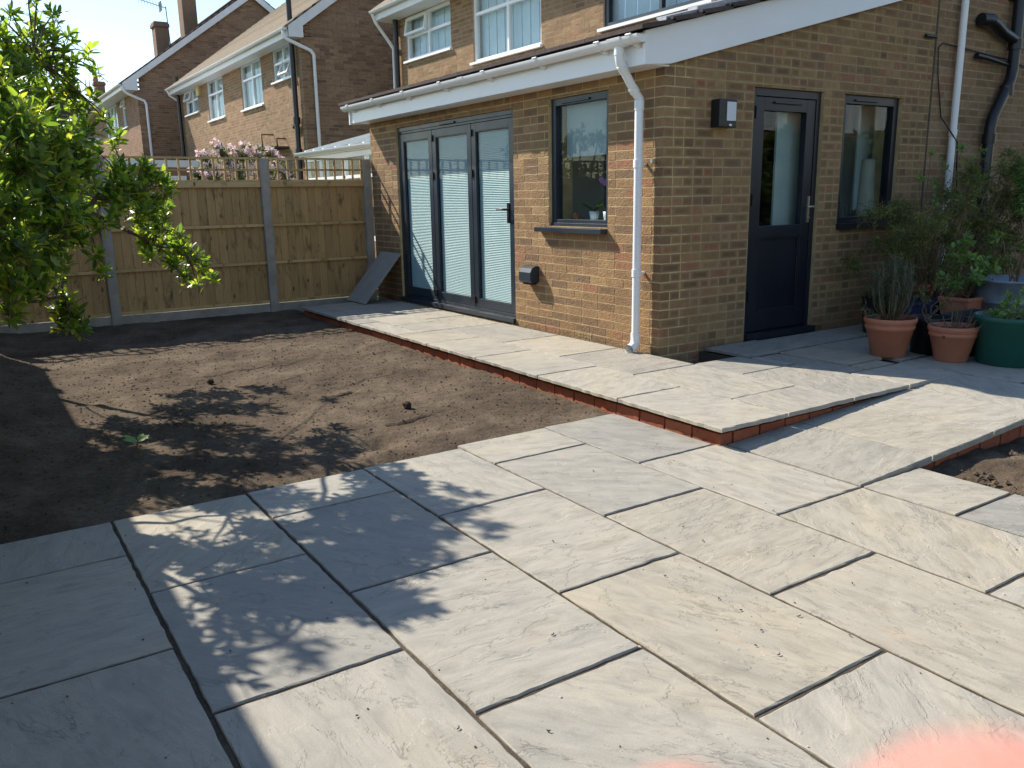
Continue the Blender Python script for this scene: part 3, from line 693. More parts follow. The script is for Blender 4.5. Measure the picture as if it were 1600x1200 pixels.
# lean-to roof, fascia, gutter and pipes of the extension
XE = 4.34
rt = lambda X: 2.575+.257*(X-XE)
mb = MB()
nr = 13
for k in range(nr):
    a = XE-.02+(XM-XE)*k/nr; c = XE-.02+(XM-XE)*(k+1)/nr+.03
    y = 4.80
    while y < 10.5:
        y2 = min(y+.33, 10.52)
        mb.hexa([(a, y, rt(a)-.012), (c, y, rt(c)-.028), (c, y2, rt(c)-.028), (a, y2, rt(a)-.012), (a, y, rt(a)+.018), (c, y, rt(c)), (c, y2, rt(c)), (a, y2, rt(a)+.018)], rnd.random()); y = y2+.003
mb.build('lean_to_roof', M['tile_dark'], house)
mb = MB(); mb.box(4.435, 4.455, 4.90, 10.40, 2.335, 2.56); mb.build('fascia', M['upvc'], house)
mb = MB(); mb.box(4.455, 4.69, 4.90, 10.40, 2.335, 2.346); mb.build('soffit', M['upvc'], house)
mb = MB(); mb.prism([(4.415, 2.328), (4.685, 2.352), (8.25, 2.352+.257*(8.25-4.685)), (8.25, rt(8.25)-.03), (4.415, rt(4.415)-.03)], 1, 4.872, 4.898)
mb.build('bargeboard', M['upvc'], house, bevel=.004)
mb = MB(); mb.prism([(4.415, 2.32), (4.70, 2.344), (4.70, 2.60), (4.415, 2.54)], 1, 10.40, 10.425); mb.build('bargeboard', M['upvc'], house)
mb = MB(); x = 4.60
while x < 8.2:
    L = .16; z0 = rt(x)+.0; z1 = rt(x+L)+.0; q = rnd.uniform(-.006, .006); h = .05 if x > 4.9 else .03
    mb.hexa([(x, 4.858+q, z0-.012+q), (x+L, 4.858-q, z1-.012-q), (x+L, 4.95, z1+.02), (x, 4.95, z0+.02), (x, 4.852+q, z0+h), (x+L, 4.852-q, z1+h), (x+L, 4.96, z1+h+.01), (x, 4.96, z0+h+.01)]); x += L
mb.build('lead_flashing', M['lead'], house)
GX = 4.375; GZ = 2.535
mb = MB(); half_gutter(mb, GX, 4.86, 10.46, GZ); gut = mb.build('gutter', M['upvc'], house)
mb = MB()
for yy in (4.95, 5.32, 6.15, 7.0, 7.85, 8.7, 9.5, 10.25):
    half_gutter(mb, GX, yy-.014, yy+.014, GZ+.004, r=.062)
    mb.prism([(GX+.03, GZ-.045), (4.435, GZ-.015), (4.435, GZ-.085), (GX+.0, GZ-.062)], 1, yy-.016, yy+.016)
    mb.tube([(GX-.058, yy-.03, GZ+.004), (GX-.058, yy+.03, GZ+.004)], .007, 6)
mb.build('gutter_bracket', M['upvc'], gut)
mb = MB()
for yy in (7.42,): half_gutter(mb, GX, yy-.05, yy+.05, GZ+.003, r=.064)
mb.build('gutter_union', M['upvc'], gut)
PX, PY = 4.585, 5.115
mb = MB(); half_gutter(mb, GX, PY-.075, PY+.075, GZ+.003, r=.066)
mb.tube([(GX, PY, GZ-.05), (GX, PY, GZ-.13), (GX+.012, PY, GZ-.17), (PX-.045, PY, GZ-.37), (PX, PY, GZ-.415), (PX, PY, GZ-.48)], .034, 16)
for a_, b_ in (((GX, PY, GZ-.055), (GX, PY, GZ-.115)), ((PX, PY, GZ-.43), (PX, PY, GZ-.50))): mb.tube([a_, b_], .039, 16)
mb.tube([(GX+.02, PY, GZ-.182), (GX+.055, PY, GZ-.226)], .039, 16); mb.tube([(PX-.075, PY, GZ-.335), (PX-.045, PY, GZ-.37)], .039, 16)
mb.tube([(PX, PY, GZ-.47), (PX, PY, .235)], .034, 16)
mb.tube([(PX, PY, 1.60), (PX, PY, 1.66)], .040, 16); mb.tube([(PX, PY, .74), (PX, PY, .80)], .040, 16)
mb.tube([(PX, PY, .28), (PX, PY, .21), (PX-.02, PY-.004, .17), (PX-.075, PY-.012, .150)], [.040, .040, .042, .043], 16, caps=False)
mb.tube([(PX-.0745, PY-.012, .150), (PX-.02, PY-.004, .168)], [.037, .034], 16, caps=False)
dp = mb.build('downpipe', M['upvc'], house)
mb = MB()
for zz in (1.63, .77): mb.box(PX+.03, XW-.002, PY-.012, PY+.012, zz-.008, zz+.008)
mb.build('pipe_clip', M['upvc'], dp)
mb = MB(); mb.tube([(XW, 5.0, 1.63), (XW-.03, 4.99, 1.64), (XW-.045, 4.985, 1.62)], .008, 8); mb.obox(Matrix.Translation((XW-.05, 4.985, 1.645)), .035, .02, .03); mb.build('brass_bracket', M['steel'], house)
mb = MB(); mb.tube([(8.597, 4.865, 0.1), (8.597, 4.865, 5.0)], .034, 14)
for zz in (.9, 1.95, 3.6): mb.tube([(8.597, 4.865, zz-.03), (8.597, 4.865, zz+.03)], .040, 14)
mb.build('downpipe', M['upvc'], house)
mb = MB(); mb.tube([(9.56, 4.84, 5.0), (9.58, 4.84, 2.62), (9.55, 4.84, 2.50), (9.28, 4.84, 2.12), (9.25, 4.84, 2.0), (9.25, 4.84, .1)], .056, 16)
mb.tube([(9.00, 4.835, 3.05), (9.12, 4.835, 3.03), (9.30, 4.84, 2.96), (9.56, 4.84, 2.90)], .055, 14); mb.tube([(8.90, 4.86, 3.05), (9.06, 4.835, 3.05)], .062, 14)
for zz, xx in ((2.86, 9.575), (2.40, 9.50), (1.9, 9.25)): mb.tube([(xx, 4.84, zz-.05), (xx, 4.84, zz+.05)], .068, 14)
mb.box(9.50, 9.66, 4.84, 4.92, 3.3, 3.34); mb.box(9.17, 9.33, 4.84, 4.92, 1.2, 1.24)
mb.build('soil_pipe', M['black'], house)
mb = MB(); mb.tube([(8.92, 4.88, 2.71), (9.05, 4.86, 2.70), (9.50, 4.86, 2.66)], [.03, .024, .02], 10); mb.build('overflow_pipe', M['black'], house)
mb = MB(); mb.tube([(8.02, 4.895, 2.83), (8.2, 4.895, 2.83)], .016, 8); mb.build('wall_spout', M['black'], house)
mb = MB(); mb.tube([(10.5, 4.905, 2.60), (9.6, 4.90, 2.72), (9.2, 4.90, 2.74), (8.7, 4.90, 2.77), (8.34, 4.905, 2.79), (8.27, 4.905, 2.74), (8.30, 4.905, 2.5), (8.42, 4.905, 2.1), (8.62, 4.82, 1.85), (8.80, 4.905, 1.62), (8.9, 4.905, 1.1)], .007, 6)
mb.build('cable', M['black'], house)

# bifold doors
def leaf(W, parent, u0, u1, z0, z1, name, fm, t=.075, tb=.09, glass='glass_tint', d0=-.095, d1=-.035):
    mb = MB(); W.box(mb, u0, u0+t, z0, z1, d0, d1); W.box(mb, u1-t, u1, z0, z1, d0, d1); W.box(mb, u0+t, u1-t, z0, z0+tb, d0, d1); W.box(mb, u0+t, u1-t, z1-t, z1, d0, d1)
    for a in (0,): bars(mb, W, u0+t-.008, u1-t+.008, z0+tb-.008, z1-t+.008, .016, d1-.02, d1-.006)
    o = mb.build(name, M[fm], parent, bevel=.002)
    return o
bf = MB(); bars(bf, FWL, BO[0]+.004, BO[1]-.004, BO[2]+.0, BO[3]-.004, .045, -.105, -.028)
FWL.box(bf, BO[0]+.0, BO[1]-.0, BO[2]-.035, BO[2]+.012, -.10, .03)
FWL.box(bf, BO[0]+.06, BO[1]-.06, BO[3]-.075, BO[3]-.049, -.10, -.04)
bif = bf.build('bifold_door', M['grey'], house, bevel=.002)
e = [(8.76, 9.565), (7.885, 8.75), (7.07, 7.875)]
for i, (a, c) in enumerate(e):
    lf = leaf(FWL, bif, a, c, BO[2]+.05, BO[3]-.08, 'door_leaf', 'grey', t=.085)
    gz0, gz1 = BO[2]+.14, BO[3]-.165
    mb = MB(); FWL.box(mb, a+.085, c-.085, gz0, gz1, -.060, -.054); mb.build('pane', M['glass_tint'], bif)
    mb = MB(); FWL.box(mb, a+.088, c-.088, gz0, gz1, -.084, -.080)     # closed slats seen as ridges
    z = gz0
    while z < gz1-.006:
        p0, p1 = FWL.P(a+.095, z, -.079), FWL.P(c-.095, z+.019, -.079)
        y0, y1 = a+.095, c-.095; xf = XW+.066; xb = XW+.079
        mb.add([(xf, y0, z+.001), (xf, y1, z+.001), (xb, y1, z+.0158), (xb, y0, z+.0158)], [(0, 1, 2, 3)], .5); z += .018
    mb.build('blind', M['blind'], bif)
    mb = MB()
    if i: FWL.box(mb, c-.02, c+.03, 2.02, 2.09, -.035, -.018)
    if i: FWL.box(mb, c-.02, c+.03, 1.60, 1.68, -.035, -.018); FWL.box(mb, c-.02, c+.03, .25, .33, -.035, -.018)
    if i: mb.build('hinge', M['black'], bif)
mb = MB(); FWL.box(mb, 8.2, 8.54, 2.183, 2.203, -.03, -.012); mb.build('trickle_vent', M['grey'], bif, bevel=.003)
mb = MB(); FWL.box(mb, 7.155, 7.19, 1.13, 1.33, -.036, -.024); mb.tube([FWL.P(7.172, 1.265, -.03), FWL.P(7.172, 1.265, .02), FWL.P(7.22, 1.268, .025), FWL.P(7.31, 1.262, .022)], .010, 8); mb.build('handle', M['black'], bif)
# garden window
fwn = MB(); bars(fwn, FWL, WO[0]+.003, WO[1]-.003, WO[2]+.0, WO[3]-.003, .062, -.115, -.035)
FWL.box(fwn, WO[0]-.0, WO[1]+.0, WO[2]-.004, WO[2]+.03, -.12, -.022)
gw = fwn.build('window', M['grey'], house, bevel=.002)
mb = MB(); FWL.box(mb, WO[0]-.0, WO[1]+.14, WO[2]-.052, WO[2]-.010, -.03, .075); mb.build('sill', M['grey'], gw, bevel=.002)
mb = MB(); FWL.box(mb, WO[0]+.065, WO[1]-.065, WO[2]+.062, WO[3]-.065, -.075, -.069); mb.build('pane', M['glass'], gw)
mb = MB(); FWL.box(mb, WO[0]+.06, WO[1]-.09, 1.745, WO[3]-.06, -.150, -.146); mb.tube([FWL.P(WO[0]+.06, 1.745, -.148), FWL.P(WO[1]-.09, 1.745, -.148)], .010, 8); mb.build('roller_blind', M['roller'], gw)
mb = MB(); FWL.box(mb, 5.87, 6.27, 2.195, 2.213, -.036, -.018); mb.build('trickle_vent', M['grey'], gw, bevel=.003)
# side window
fwn = MB(); bars(fwn, SWL, SO[0]+.003, SO[1]-.003, SO[2], SO[3]-.003, .075, -.115, -.035); SWL.box(fwn, SO[0]-.01, SO[1]+.03, SO[2]-.035, SO[2]+.02, -.1, .05)
sw_ = fwn.build('window', M['navy'], house, bevel=.002)
mb = MB(); SWL.box(mb, SO[0]+.078, SO[1]-.078, SO[2]+.08, SO[3]-.078, -.075, -.069); mb.build('pane', M['glass'], sw_)
mb = MB(); SWL.box(mb, 7.08, 7.42, 2.195, 2.213, -.036, -.018); mb.build('trickle_vent', M['navy'], sw_, bevel=.003)
# side door
dm = MB(); SWL.box(dm, DO[0]+.003, DO[0]+.058, DO[2], DO[3]-.003, -.11, -.03); SWL.box(dm, DO[1]-.058, DO[1]-.003, DO[2], DO[3]-.003, -.11, -.03); SWL.box(dm, DO[0]+.058, DO[1]-.058, DO[3]-.065, DO[3]-.003, -.11, -.03)
SWL.box(dm, DO[0]-.0, DO[1]+.02, DO[2]-.055, DO[2]+.018, -.11, .045)
door = dm.build('side_door', M['navy'], house, bevel=.002)
mb = MB(); a, c = DO[0]+.062, DO[1]-.062; z0, z1 = DO[2]+.024, DO[3]-.07
SWL.box(mb, a, a+.115, z0, z1, -.10, -.038); SWL.box(mb, c-.115, c, z0, z1, -.10, -.038); SWL.box(mb, a+.115, c-.115, z1-.11, z1, -.10, -.038); SWL.box(mb, a+.115, c-.115, 1.0, 1.105, -.10, -.038)
SWL.box(mb, a+.115, c-.115, z0, z0+.17, -.10, -.038); SWL.box(mb, a+.115, c-.115, z0+.17, 1.0, -.095, -.062)
bars(mb, SWL, a+.115, c-.115, z0+.17, 1.0, .016, -.062, -.046)
lf = mb.build('door_leaf', M['navy'], door, bevel=.003)
mb = MB(); SWL.box(mb, a+.115, c-.115, 1.105, z1-.11, -.075, -.069); mb.build('pane', M['glass'], door)
mb = MB(); SWL.box(mb, 6.485, 6.515, 1.12, 1.35, -.038, -.028); mb.tube([SWL.P(6.5, 1.26, -.03), SWL.P(6.5, 1.26, .03), SWL.P(6.47, 1.26, .036), SWL.P(6.40, 1.255, .034)], .009, 8); mb.tube([SWL.P(6.5, 1.16, -.03), SWL.P(6.5, 1.16, -.015)], .011, 8); mb.build('handle', M['steel'], door)
mb = MB(); SWL.box(mb, 5.97, 6.33, 2.128, 2.146, -.037, -.02); mb.build('trickle_vent', M['navy'], door, bevel=.003)
mb = MB(); SWL.box(mb, a-.008, a+.014, 1.28, 1.38, -.037, -.018); SWL.box(mb, a-.008, a+.014, .45, .55, -.037, -.018); SWL.box(mb, a-.008, a+.014, 2.0, 2.1, -.037, -.018); mb.build('hinge', M['navy'], door)
# air brick
mb = MB(); FWL.box(mb, 5.785, 6.0, .118, .178, -.05, .001)
for k in range(2):
    for j in range(9): FWL.box(mb, 5.797+j*.0225, 5.811+j*.0225, .128+k*.024, .144+k*.024, .001, .004)
mb.build('air_brick', M['mortar'], house)

# rooms behind the glass
r_ = MB(); r_.box(4.96, 8.0, 5.22, 10.2, .10, .14); room = r_.build('room_floor', M['floor_in'], house)
r_ = MB(); r_.box(4.96, 8.0, 5.22, 10.2, 2.36, 2.38); r_.box(7.98, 8.02, 7.9, 10.2, .14, 2.36); r_.box(7.98, 8.02, 5.22, 6.3, .14, 2.36); r_.box(4.96, 8.0, 10.2, 10.24, .14, 2.36); r_.box(6.86, 6.92, 8.6, 10.2, .14, 2.36)
r_.build('room_wall', M['white_in'], house)
r_ = MB(); r_.box(5.16, 5.72, 6.90, 7.4, .14, 2.05); r_.build('added_pale_block', M['white_in'], house)  # pale block added near the glass to brighten the window's left half
r_ = MB(); r_.box(8.0, 8.02, 6.3, 7.9, .14, 2.36)
for k in range(22): r_.box(7.975, 7.99, 6.3, 7.9, .2+k*.095, .26+k*.095)
r_.build('dark_blind', M['dark_in'], house)
r_ = MB(); r_.box(6.22, 6.62, 5.12, 5.14, .15, 2.10); r_.build('door_curtain', M['dim'], house)
r_ = MB(); r_.box(7.66, 7.97, 5.30, 5.32, 1.2, 2.2); r_.build('side_curtain', M['dim'], house)
r_ = MB(); r_.box(4.80, 4.98, WO[0]-.05, WO[1]+.05, WO[2]-.0, WO[2]+.045); r_.build('window_board', M['white_in'], house)
r_ = MB(); r_.box(7.93, 7.965, 5.42, 5.95, .90, 1.26)
for k in range(18): r_.box(7.915, 7.93, 5.43+k*.029, 5.445+k*.029, .92, 1.24)
tag(r_.build('radiator', M['white_in']), 'ribbed pale radiator seen inside through the side window', 'radiator')
t = MB(); t.lathe([(.0, .14), (.12, .14), (.115, 1.2), (.115, 1.22), (.10, 1.24), (.08, 1.68), (.07, 1.70), (0, 1.70)], (7.80, 5.24, 0), 16); tag(t.build('floor_lamp', M['cream']), 'pale tapering lamp standing inside behind the side window', 'lamp')
t = MB(); t.lathe([(0, 0), (.04, 0), (.05, .09), (.047, .09), (0, .08)], (7.1, 5.12, 1.13), 12); tag(t.build('orange_pot', M['orange']), 'small orange pot on the inner ledge of the side window', 'pot')
r_ = MB(); r_.box(SO[0]-.05, SO[1]+.05, 5.045, 5.22, SO[2]+.01, SO[2]+.055); r_.build('window_board', M['white_in'], house)

# ------------------------------------------------------------------ fences
YF = 10.40
BOARD = {}
def fence(name, label, cat, run, along, face, z0, xs, sgn=1, trellis=True, top=1.60, first=0.0):
    """run: list of post positions along the fence; along: 'x' or 'y'; face: coordinate of the face the garden sees"""
    f = thing(name, ((run[0]+run[-1])/2, face, z0) if along == 'x' else (face, (run[0]+run[-1])/2, z0), label, cat)
    def B(mb, a0, a1, d0, d1, zA, zB, a=.5):
        if along == 'x': mb.box(a0, a1, face+sgn*d0, face+sgn*d1, zA, zB, a)
        else: mb.box(face+sgn*d0, face+sgn*d1, a0, a1, zA, zB, a)
    H = top+.30 if trellis else top+.05
    for p in run:
        mb = MB(); B(mb, p-.052, p+.052, -.02, .075, z0-.15, H-.005); B(mb, p-.040, p+.040, -.024, -.02, z0-.15, H-.02)
        mb.build('fence_post', M['concrete'], f, world=(p, face, z0) if along == 'x' else (face, p, z0), bevel=.004)
    for a, c in zip(run[:-1], run[1:]):
        a += .054; c -= .054
        mb = MB(); B(mb, a, c, .005, .05, z0-.12, z0+.105); B(mb, a+.05, c-.05, .001, .005, z0-.12, z0+.08); mb.build('gravel_board', M['concrete'], f)
        for zr in (.115, .60, 1.06): mb = MB(); B(mb, a, c, .000, .034, z0+zr, z0+zr+.034); mb.build('rail', M['rail'], f, bevel=.003)
        mb = MB(); B(mb, a, c, -.004, .050, z0+top-.065, z0+top); mb.build('rail', M['rail'], f, bevel=.003)
        x = a; i = 0
        while x < c-.02:
            wd = min(.098, c-x); key = (along, round(wd, 3), sgn, top)
            if key not in BOARD or wd < .098:
                mb = MB(); t0, t1 = .036, .046
                if along == 'x': mb.hexa([(0, sgn*.036, 0), (wd+.012, sgn*.046, 0), (wd+.012, sgn*.052, 0), (0, sgn*.050, 0), (0, sgn*.036, top-.19), (wd+.012, sgn*.046, top-.19), (wd+.012, sgn*.052, top-.19), (0, sgn*.050, top-.19)])
                else: mb.hexa([(sgn*.036, 0, 0), (sgn*.046, wd+.012, 0), (sgn*.052, wd+.012, 0), (sgn*.050, 0, 0), (sgn*.036, 0, top-.19), (sgn*.046, wd+.012, top-.19), (sgn*.052, wd+.012, top-.19), (sgn*.050, 0, top-.19)])
                o = mb.build('board', M['fence'], f, world=(0, 0, 0)); me = o.data
                if wd >= .098: BOARD[key] = me
            else: me = BOARD[key]; o = bpy.data.objects.new('board', me); COL.objects.link(o); o.parent = f
            wp = Vector((x, face+sgn*rnd.uniform(0, .003), z0+.125)) if along == 'x' else Vector((face+sgn*rnd.uniform(0, .003), x, z0+.125))
            o.location = wp-wloc(f); x += .098; i += 1
        if trellis:
            zt = z0+top
            tb = MB(); B(tb, a, c, .004, .040, zt+.001, zt+.022); tr = tb.build('trellis', M['rail'], f)
            for zz in (.140, .275): mb = MB(); B(mb, a, c, .004, .022, zt+zz-.012, zt+zz+.012); mb.build('batten', M['rail'], tr)
            n = max(2, int(round((c-a)/.128)))
            for k in range(n+1):
                q = a+.01+(c-a-.02)*k/n; mb = MB(); B(mb, q-.012, q+.012, .0235, .040, zt+.023, zt+.287); mb.build('batten', M['rail'], tr)
    return f
fence('garden_fence', 'pale wooden close-board fence with square trellis on top and concrete posts', 'fence', [-.41, 1.425, 3.258, 4.608], 'x', YF, .02, None, trellis=True, top=1.60)
fence('boundary_fence', 'tall close-board side fence whose straight shadow edges the soil at left', 'fence', [-1.6, .25, 2.1, 3.95, 5.8, 7.65, 9.5, 10.45], 'y', -.56, .0, None, sgn=-1, trellis=False, top=2.22)

# ------------------------------------------------------------------ neighbouring houses
def semi(name, label, xw, y0, y1, ze, zb, half, wins, brick_f, brick_s, slope=.73, pipe=None, zlow=0.0, gdepth=9.6, front_z=1.0, over=.40):
    h = thing(name, (xw+half, (y0+y1)/2, zb), label, 'house')
    FW_, SW_ = Wall('front', xw), Wall('side', y0); xe = xw-over
    ops = [w[:4] for w in wins]
    mb = MB(); wall_core(mb, FW_, y0+.01, y1, zb, ze-.15, ops); wl = mb.build('front_wall', M['mortar_pale'], h)
    brickwork('brickwork', FW_, brick_list(y0, y1, front_z, ze-.15, ops, ph=.04, even=0, odd=.1125, seed=int(y0)), M[brick_f], wl)
    xr = xe+half; zr = ze+slope*half
    tp = lambda u: (ze-.05+slope*(u-xe)) if u < xr else (ze-.05+slope*(2*xr-xe-u))
    mb = MB(); xb = 2*xr-xw-.8
    m2 = xr; 
    for a, c in ((xw+.28, m2), (m2, xb)):
        p = [SW_.P(a, zb, -.01), SW_.P(c, zb, -.01), SW_.P(c, zb, -.28), SW_.P(a, zb, -.28), SW_.P(a, tp(a), -.01), SW_.P(c, tp(c), -.01), SW_.P(c, tp(c), -.28), SW_.P(a, tp(a), -.28)]
        mb.hexa(p)
    wl = mb.build('gable_wall', M['mortar_pale'], h)
    brickwork('brickwork', SW_, brick_list(xw, xb, 1.0, zr, [], ph=.04, even=.1125, odd=0, top=lambda u: tp(u)-.02, seed=int(y0)+1), M[brick_s], wl)
    mb = MB(); mb.box(xb-.3, xb, y0, y1, zb, ze); mb.box(xw+.28, xb, y1-.28, y1, zb, ze-.1); mb.build('rear_wall', M['brick_tan'], h)
    house_roof(h, xe, y0-.18, y1+.18, ze, slope, half, 'tile' if brick_f != 'brick_tan' else 'tile_dark', rows=22)
    eaves(h, xe, xw, y0-.18, y1+.18, ze, slope, half, verge=(0, 1))
    for wn in wins: house_window(FW_, h, *wn[:4], wn[4])
    return h, FW_, SW_
A4 = [(0, .5, 0, .55, 0), (.5, 1, 0, .55, 0), (0, .5, .55, 1, 0), (.5, 1, .55, 1, 0)]
B3 = [(0, .48, 0, .66, 0), (.48, 1, 0, .66, 0), (0, .48, .66, 1, 0), (.48, 1, .66, 1, 0)]
h2, F2, S2 = semi('brick_house', 'brown brick house beyond the fence with a tiled roof and white upstairs windows', 7.05, 19.15, 30.95, 5.10, 0, 4.85,
    [(19.72,21.16,4.19,4.95,[(0,.5,0,.55,24),(.5,1,0,.55,0),(0,.5,.55,1,0),(.5,1,.55,1,0)]), (22.09,23.9,3.79,4.95,B3), (25.71,27.48,3.79,4.95,B3), (28.66,30.36,4.19,4.95,[(0,.5,0,.55,0),(.5,1,0,.55,0),(0,.5,.55,1,0),(.5,1,.55,1,14)])], 'brick_main', 'brick_red')
mb = MB(); mb.tube([(6.95,19.45,.2),(6.95,19.45,5.9)], .060, 10)
for zz in (2.5, 3.2): mb.tube([(6.95,19.45,zz-.1),(6.95,19.45,zz+.05)], .085, 10); mb.tube([(6.95,19.4,zz), (6.98,19.75,zz-.15)], .045, 8)
mb.build('soil_pipe', M['black'], h2)
mb = MB(); mb.tube([(6.95,30.85,.2),(6.95,30.85,5.5)], .060, 10); mb.build('soil_pipe', M['black'], h2)
mb = MB(); mb.tube([(6.65,19.10,5.05),(6.65,19.08,4.93),(6.72,19.06,4.86),(7.24,19.05,4.66),(7.31,19.05,4.58),(7.31,19.05,.3)], .040, 10); mb.build('downpipe', M['upvc'], h2)
mb = MB(); mb.tube([(6.65,31.0,5.05),(6.72,31.02,4.9),(7.0,31.03,4.72)], .040, 8); mb.build('downpipe', M['upvc'], h2)
mb = MB(); F2.box(mb, 28.2, 28.5, 4.62, 4.93, 0, .09); mb.build('alarm_box', M['yellow'], h2, bevel=.01)
mb = MB(); F2.box(mb, 20.4, 22.0, 2.62, 2.66, 0, .35); mb.tube([F2.P(20.6, 2.85, 0), F2.P(20.6, 2.85, .22), F2.P(20.6, 2.66, .22)], .02, 6); mb.tube([F2.P(21.5, 3.0, 0), F2.P(21.5, 3.0, .3), F2.P(21.5, 2.66, .3)], .02, 6); mb.build('canopy', M['tile_dark'], h2)
h3, F3, S3 = semi('brick_house', 'farthest brown brick gable house with one upstairs window swung wide open', 5.96, 32.5, 46.5, 5.36, .3, 4.8,
    [(34.95,35.75,4.15,5.18,[(0,1,0,.72,0),(0,1,.72,1,18)]), (36.9,39.7,3.95,5.18,[(0,.33,0,1,0),(.33,.66,0,1,0),(.66,1,0,1,0)])], 'brick_tan', 'brick_red', over=.56)
mb = MB(); mb.tube([(5.45,32.3,5.28),(5.5,32.3,5.15),(5.62,32.36,5.05),(6.16,32.40,4.84),(6.21,32.40,4.72),(6.21,32.40,.4)], .045, 10); mb.build('downpipe', M['upvc'], h3)
# the casement swung wide
mb = MB(); ang = Matrix.Translation((5.92, 39.4, 0)) @ Matrix.Rotation(R(78), 4, 'Z')
for (a, c, e, f_) in ((-.95, -.89, 4.05, 5.12), (-.06, 0, 4.05, 5.12), (-.89, -.06, 4.05, 4.11), (-.89, -.06, 5.06, 5.12)): mb.obox(ang @ Matrix.Translation((0, (a+c)/2, (e+f_)/2)), .05, c-a, f_-e)
cs = mb.build('casement', M['upvc'], h3); mb = MB(); mb.obox(ang @ Matrix.Translation((0, -.475, 4.585)), .006, .83, .95); mb.build('pane', M['glass'], cs)
def chimney(parent, x, y, z0, z1, sx, sy, pots=0):
    mb = MB(); mb.box(x-sx/2, x+sx/2, y-sy/2, y+sy/2, z0, z1-.2); mb.box(x-sx/2-.05, x+sx/2+.05, y-sy/2-.05, y+sy/2+.05, z1-.2, z1-.06); mb.box(x-sx/2-.02, x+sx/2+.02, y-sy/2-.02, y+sy/2+.02, z1-.06, z1)
    c = mb.build('chimney', M['brick_red'], parent, bevel=.02)
    for k in range(pots): mb = MB(); mb.lathe([(.10, 0), (.12, .05), (.10, .25), (.12, .28), (.08, .28)], (x-.12+.24*k, y, z1), 10); mb.build('chimney_pot', M['terracotta'], c)
chimney(h3, 7.90, 37.0, 6.6, 8.3, .50, .62); chimney(h3, 9.02, 37.0, 7.3, 9.7, .55, .75, 2)
mb = MB(); mb.tube([(8.28, 37.1, 6.9), (8.22, 37.1, 8.95)], .018, 6); mb.tube([(8.22, 37.1, 8.9), (7.1, 37.1, 9.15)], .012, 6)
for k in range(9): mb.tube([(8.1-k*.11, 37.0, 8.93+k*.024-.14), (8.1-k*.11, 37.2, 8.93+k*.024+.14)], .007, 4)
mb.box(8.0, 8.03, 36.9, 37.3, 8.75, 9.1)
tag(mb.build('tv_aerial', M['black']), 'thin television aerial on a mast above the far roof', 'aerial')
h4 = thing('brick_house', (9.5, 55, 0), 'distant house with dark slate roof and one small chimney', 'house')
mb = MB(); mb.box(6.4, 13, 51, 60, 0, 5.7); mb.build('wall', M['brick_red'], h4)
mb = MB(); mb.prism([(6.0, 5.6), (9.6, 7.4), (13.3, 5.6)], 1, 50.8, 60.2); mb.prism([(5.4,5.6),(5.4,6.9),(8.3,6.9),(8.3,5.6)], 1, 53.0, 53.2); mb.build('roof', M['tile_dark'], h4)
chimney(h4, 7.6, 51.6, 6.1, 7.75, .5, .5, 1)
# white conservatory next door
cons = thing('conservatory', (6.6, 12.5, 0), 'white framed glass lean-to next door, seen over the trellis at right', 'conservatory')
mb = MB(); X0, X1 = 5.45, 8.2
mb.box(X0, X0+.09, 10.65, 15.0, 2.05, 2.22); mb.box(X0-.06, X0, 10.65, 15.1, 2.14, 2.21)
for yy in (10.65, 11.5, 12.35, 13.2, 14.05, 14.92): mb.box(X0+.02, X0+.08, yy, yy+.06, .1, 2.10)
for yy in (10.65, 11.22, 11.8, 12.35, 12.9, 13.5, 14.05, 14.5, 14.92): mb.hexa([(X0, yy, 2.2), (X1, yy, 2.92), (X1, yy+.05, 2.92), (X0, yy+.05, 2.2), (X0, yy, 2.25), (X1, yy, 2.97), (X1, yy+.05, 2.97), (X0, yy+.05, 2.25)])
mb.box(X0+.02, X0+.08, 10.65, 14.98, .75, .82); mb.box(X0+.02, X0+.08, 10.65, 14.98, 1.72, 1.77); mb.build('frame', M['upvc'], cons)
mb = MB(); half_gutter(mb, X0-.09, 10.6, 15.1, 2.21); mb.build('gutter', M['upvc'], cons)
mb = MB(); mb.hexa([(X0, 10.65, 2.21), (X1, 10.65, 2.93), (X1, 14.98, 2.93), (X0, 14.98, 2.21), (X0, 10.65, 2.225), (X1, 10.65, 2.945), (X1, 14.98, 2.945), (X0, 14.98, 2.225)]); mb.box(X0+.045, X0+.055, 10.7, 14.95, .82, 2.1); mb.build('pane', M['glass_tint'], cons)
mb = MB(); mb.box(X0, X0+.2, 10.65, 15.0, 0, .75); mb.build('dwarf_wall', M['brick_tan'], cons)
mb = MB(); mb.box(7.9, 8.05, 10.65, 15, 0, 2.9); mb.box(6.2, 7.0, 11.2, 12.0, .0, .9); mb.build('room_wall', M['white_in'], cons)
# low white-fascia lean-tos farther along
def lowroof(label, x0, x1, y0, y1, z):
    t = thing('lean_to', ((x0+x1)/2, (y0+y1)/2, 0), label, 'lean-to')
    mb = MB(); mb.box(x0, x1, y0, y1, z-.16, z+.02); mb.build('fascia', M['upvc_old'], t)
    mb = MB(); mb.box(x0+.12, x1-.1, y0+.12, y1-.1, .0, z-.16); mb.build('wall', M['brick_tan'], t)
    for k in range(3): mb = MB(); mb.box(x0+.5+k*.8, x0+1.1+k*.8, y0+.10, y0+.12, 1.2, 2.0); bars(mb, Wall('side', y0+.1), x0+.45+k*.8, x0+1.15+k*.8, 1.15, 2.05, .05, 0, .03); mb.build('window', M['upvc'], t)
lowroof('low flat-roofed outhouse with white fascia behind the trellis', 3.3, 5.95, 23.2, 27.5, 2.42)
lowroof('pale framed porch showing between the shrub leaves at far left', 2.7, 4.1, 29.0, 32.5, 3.3)
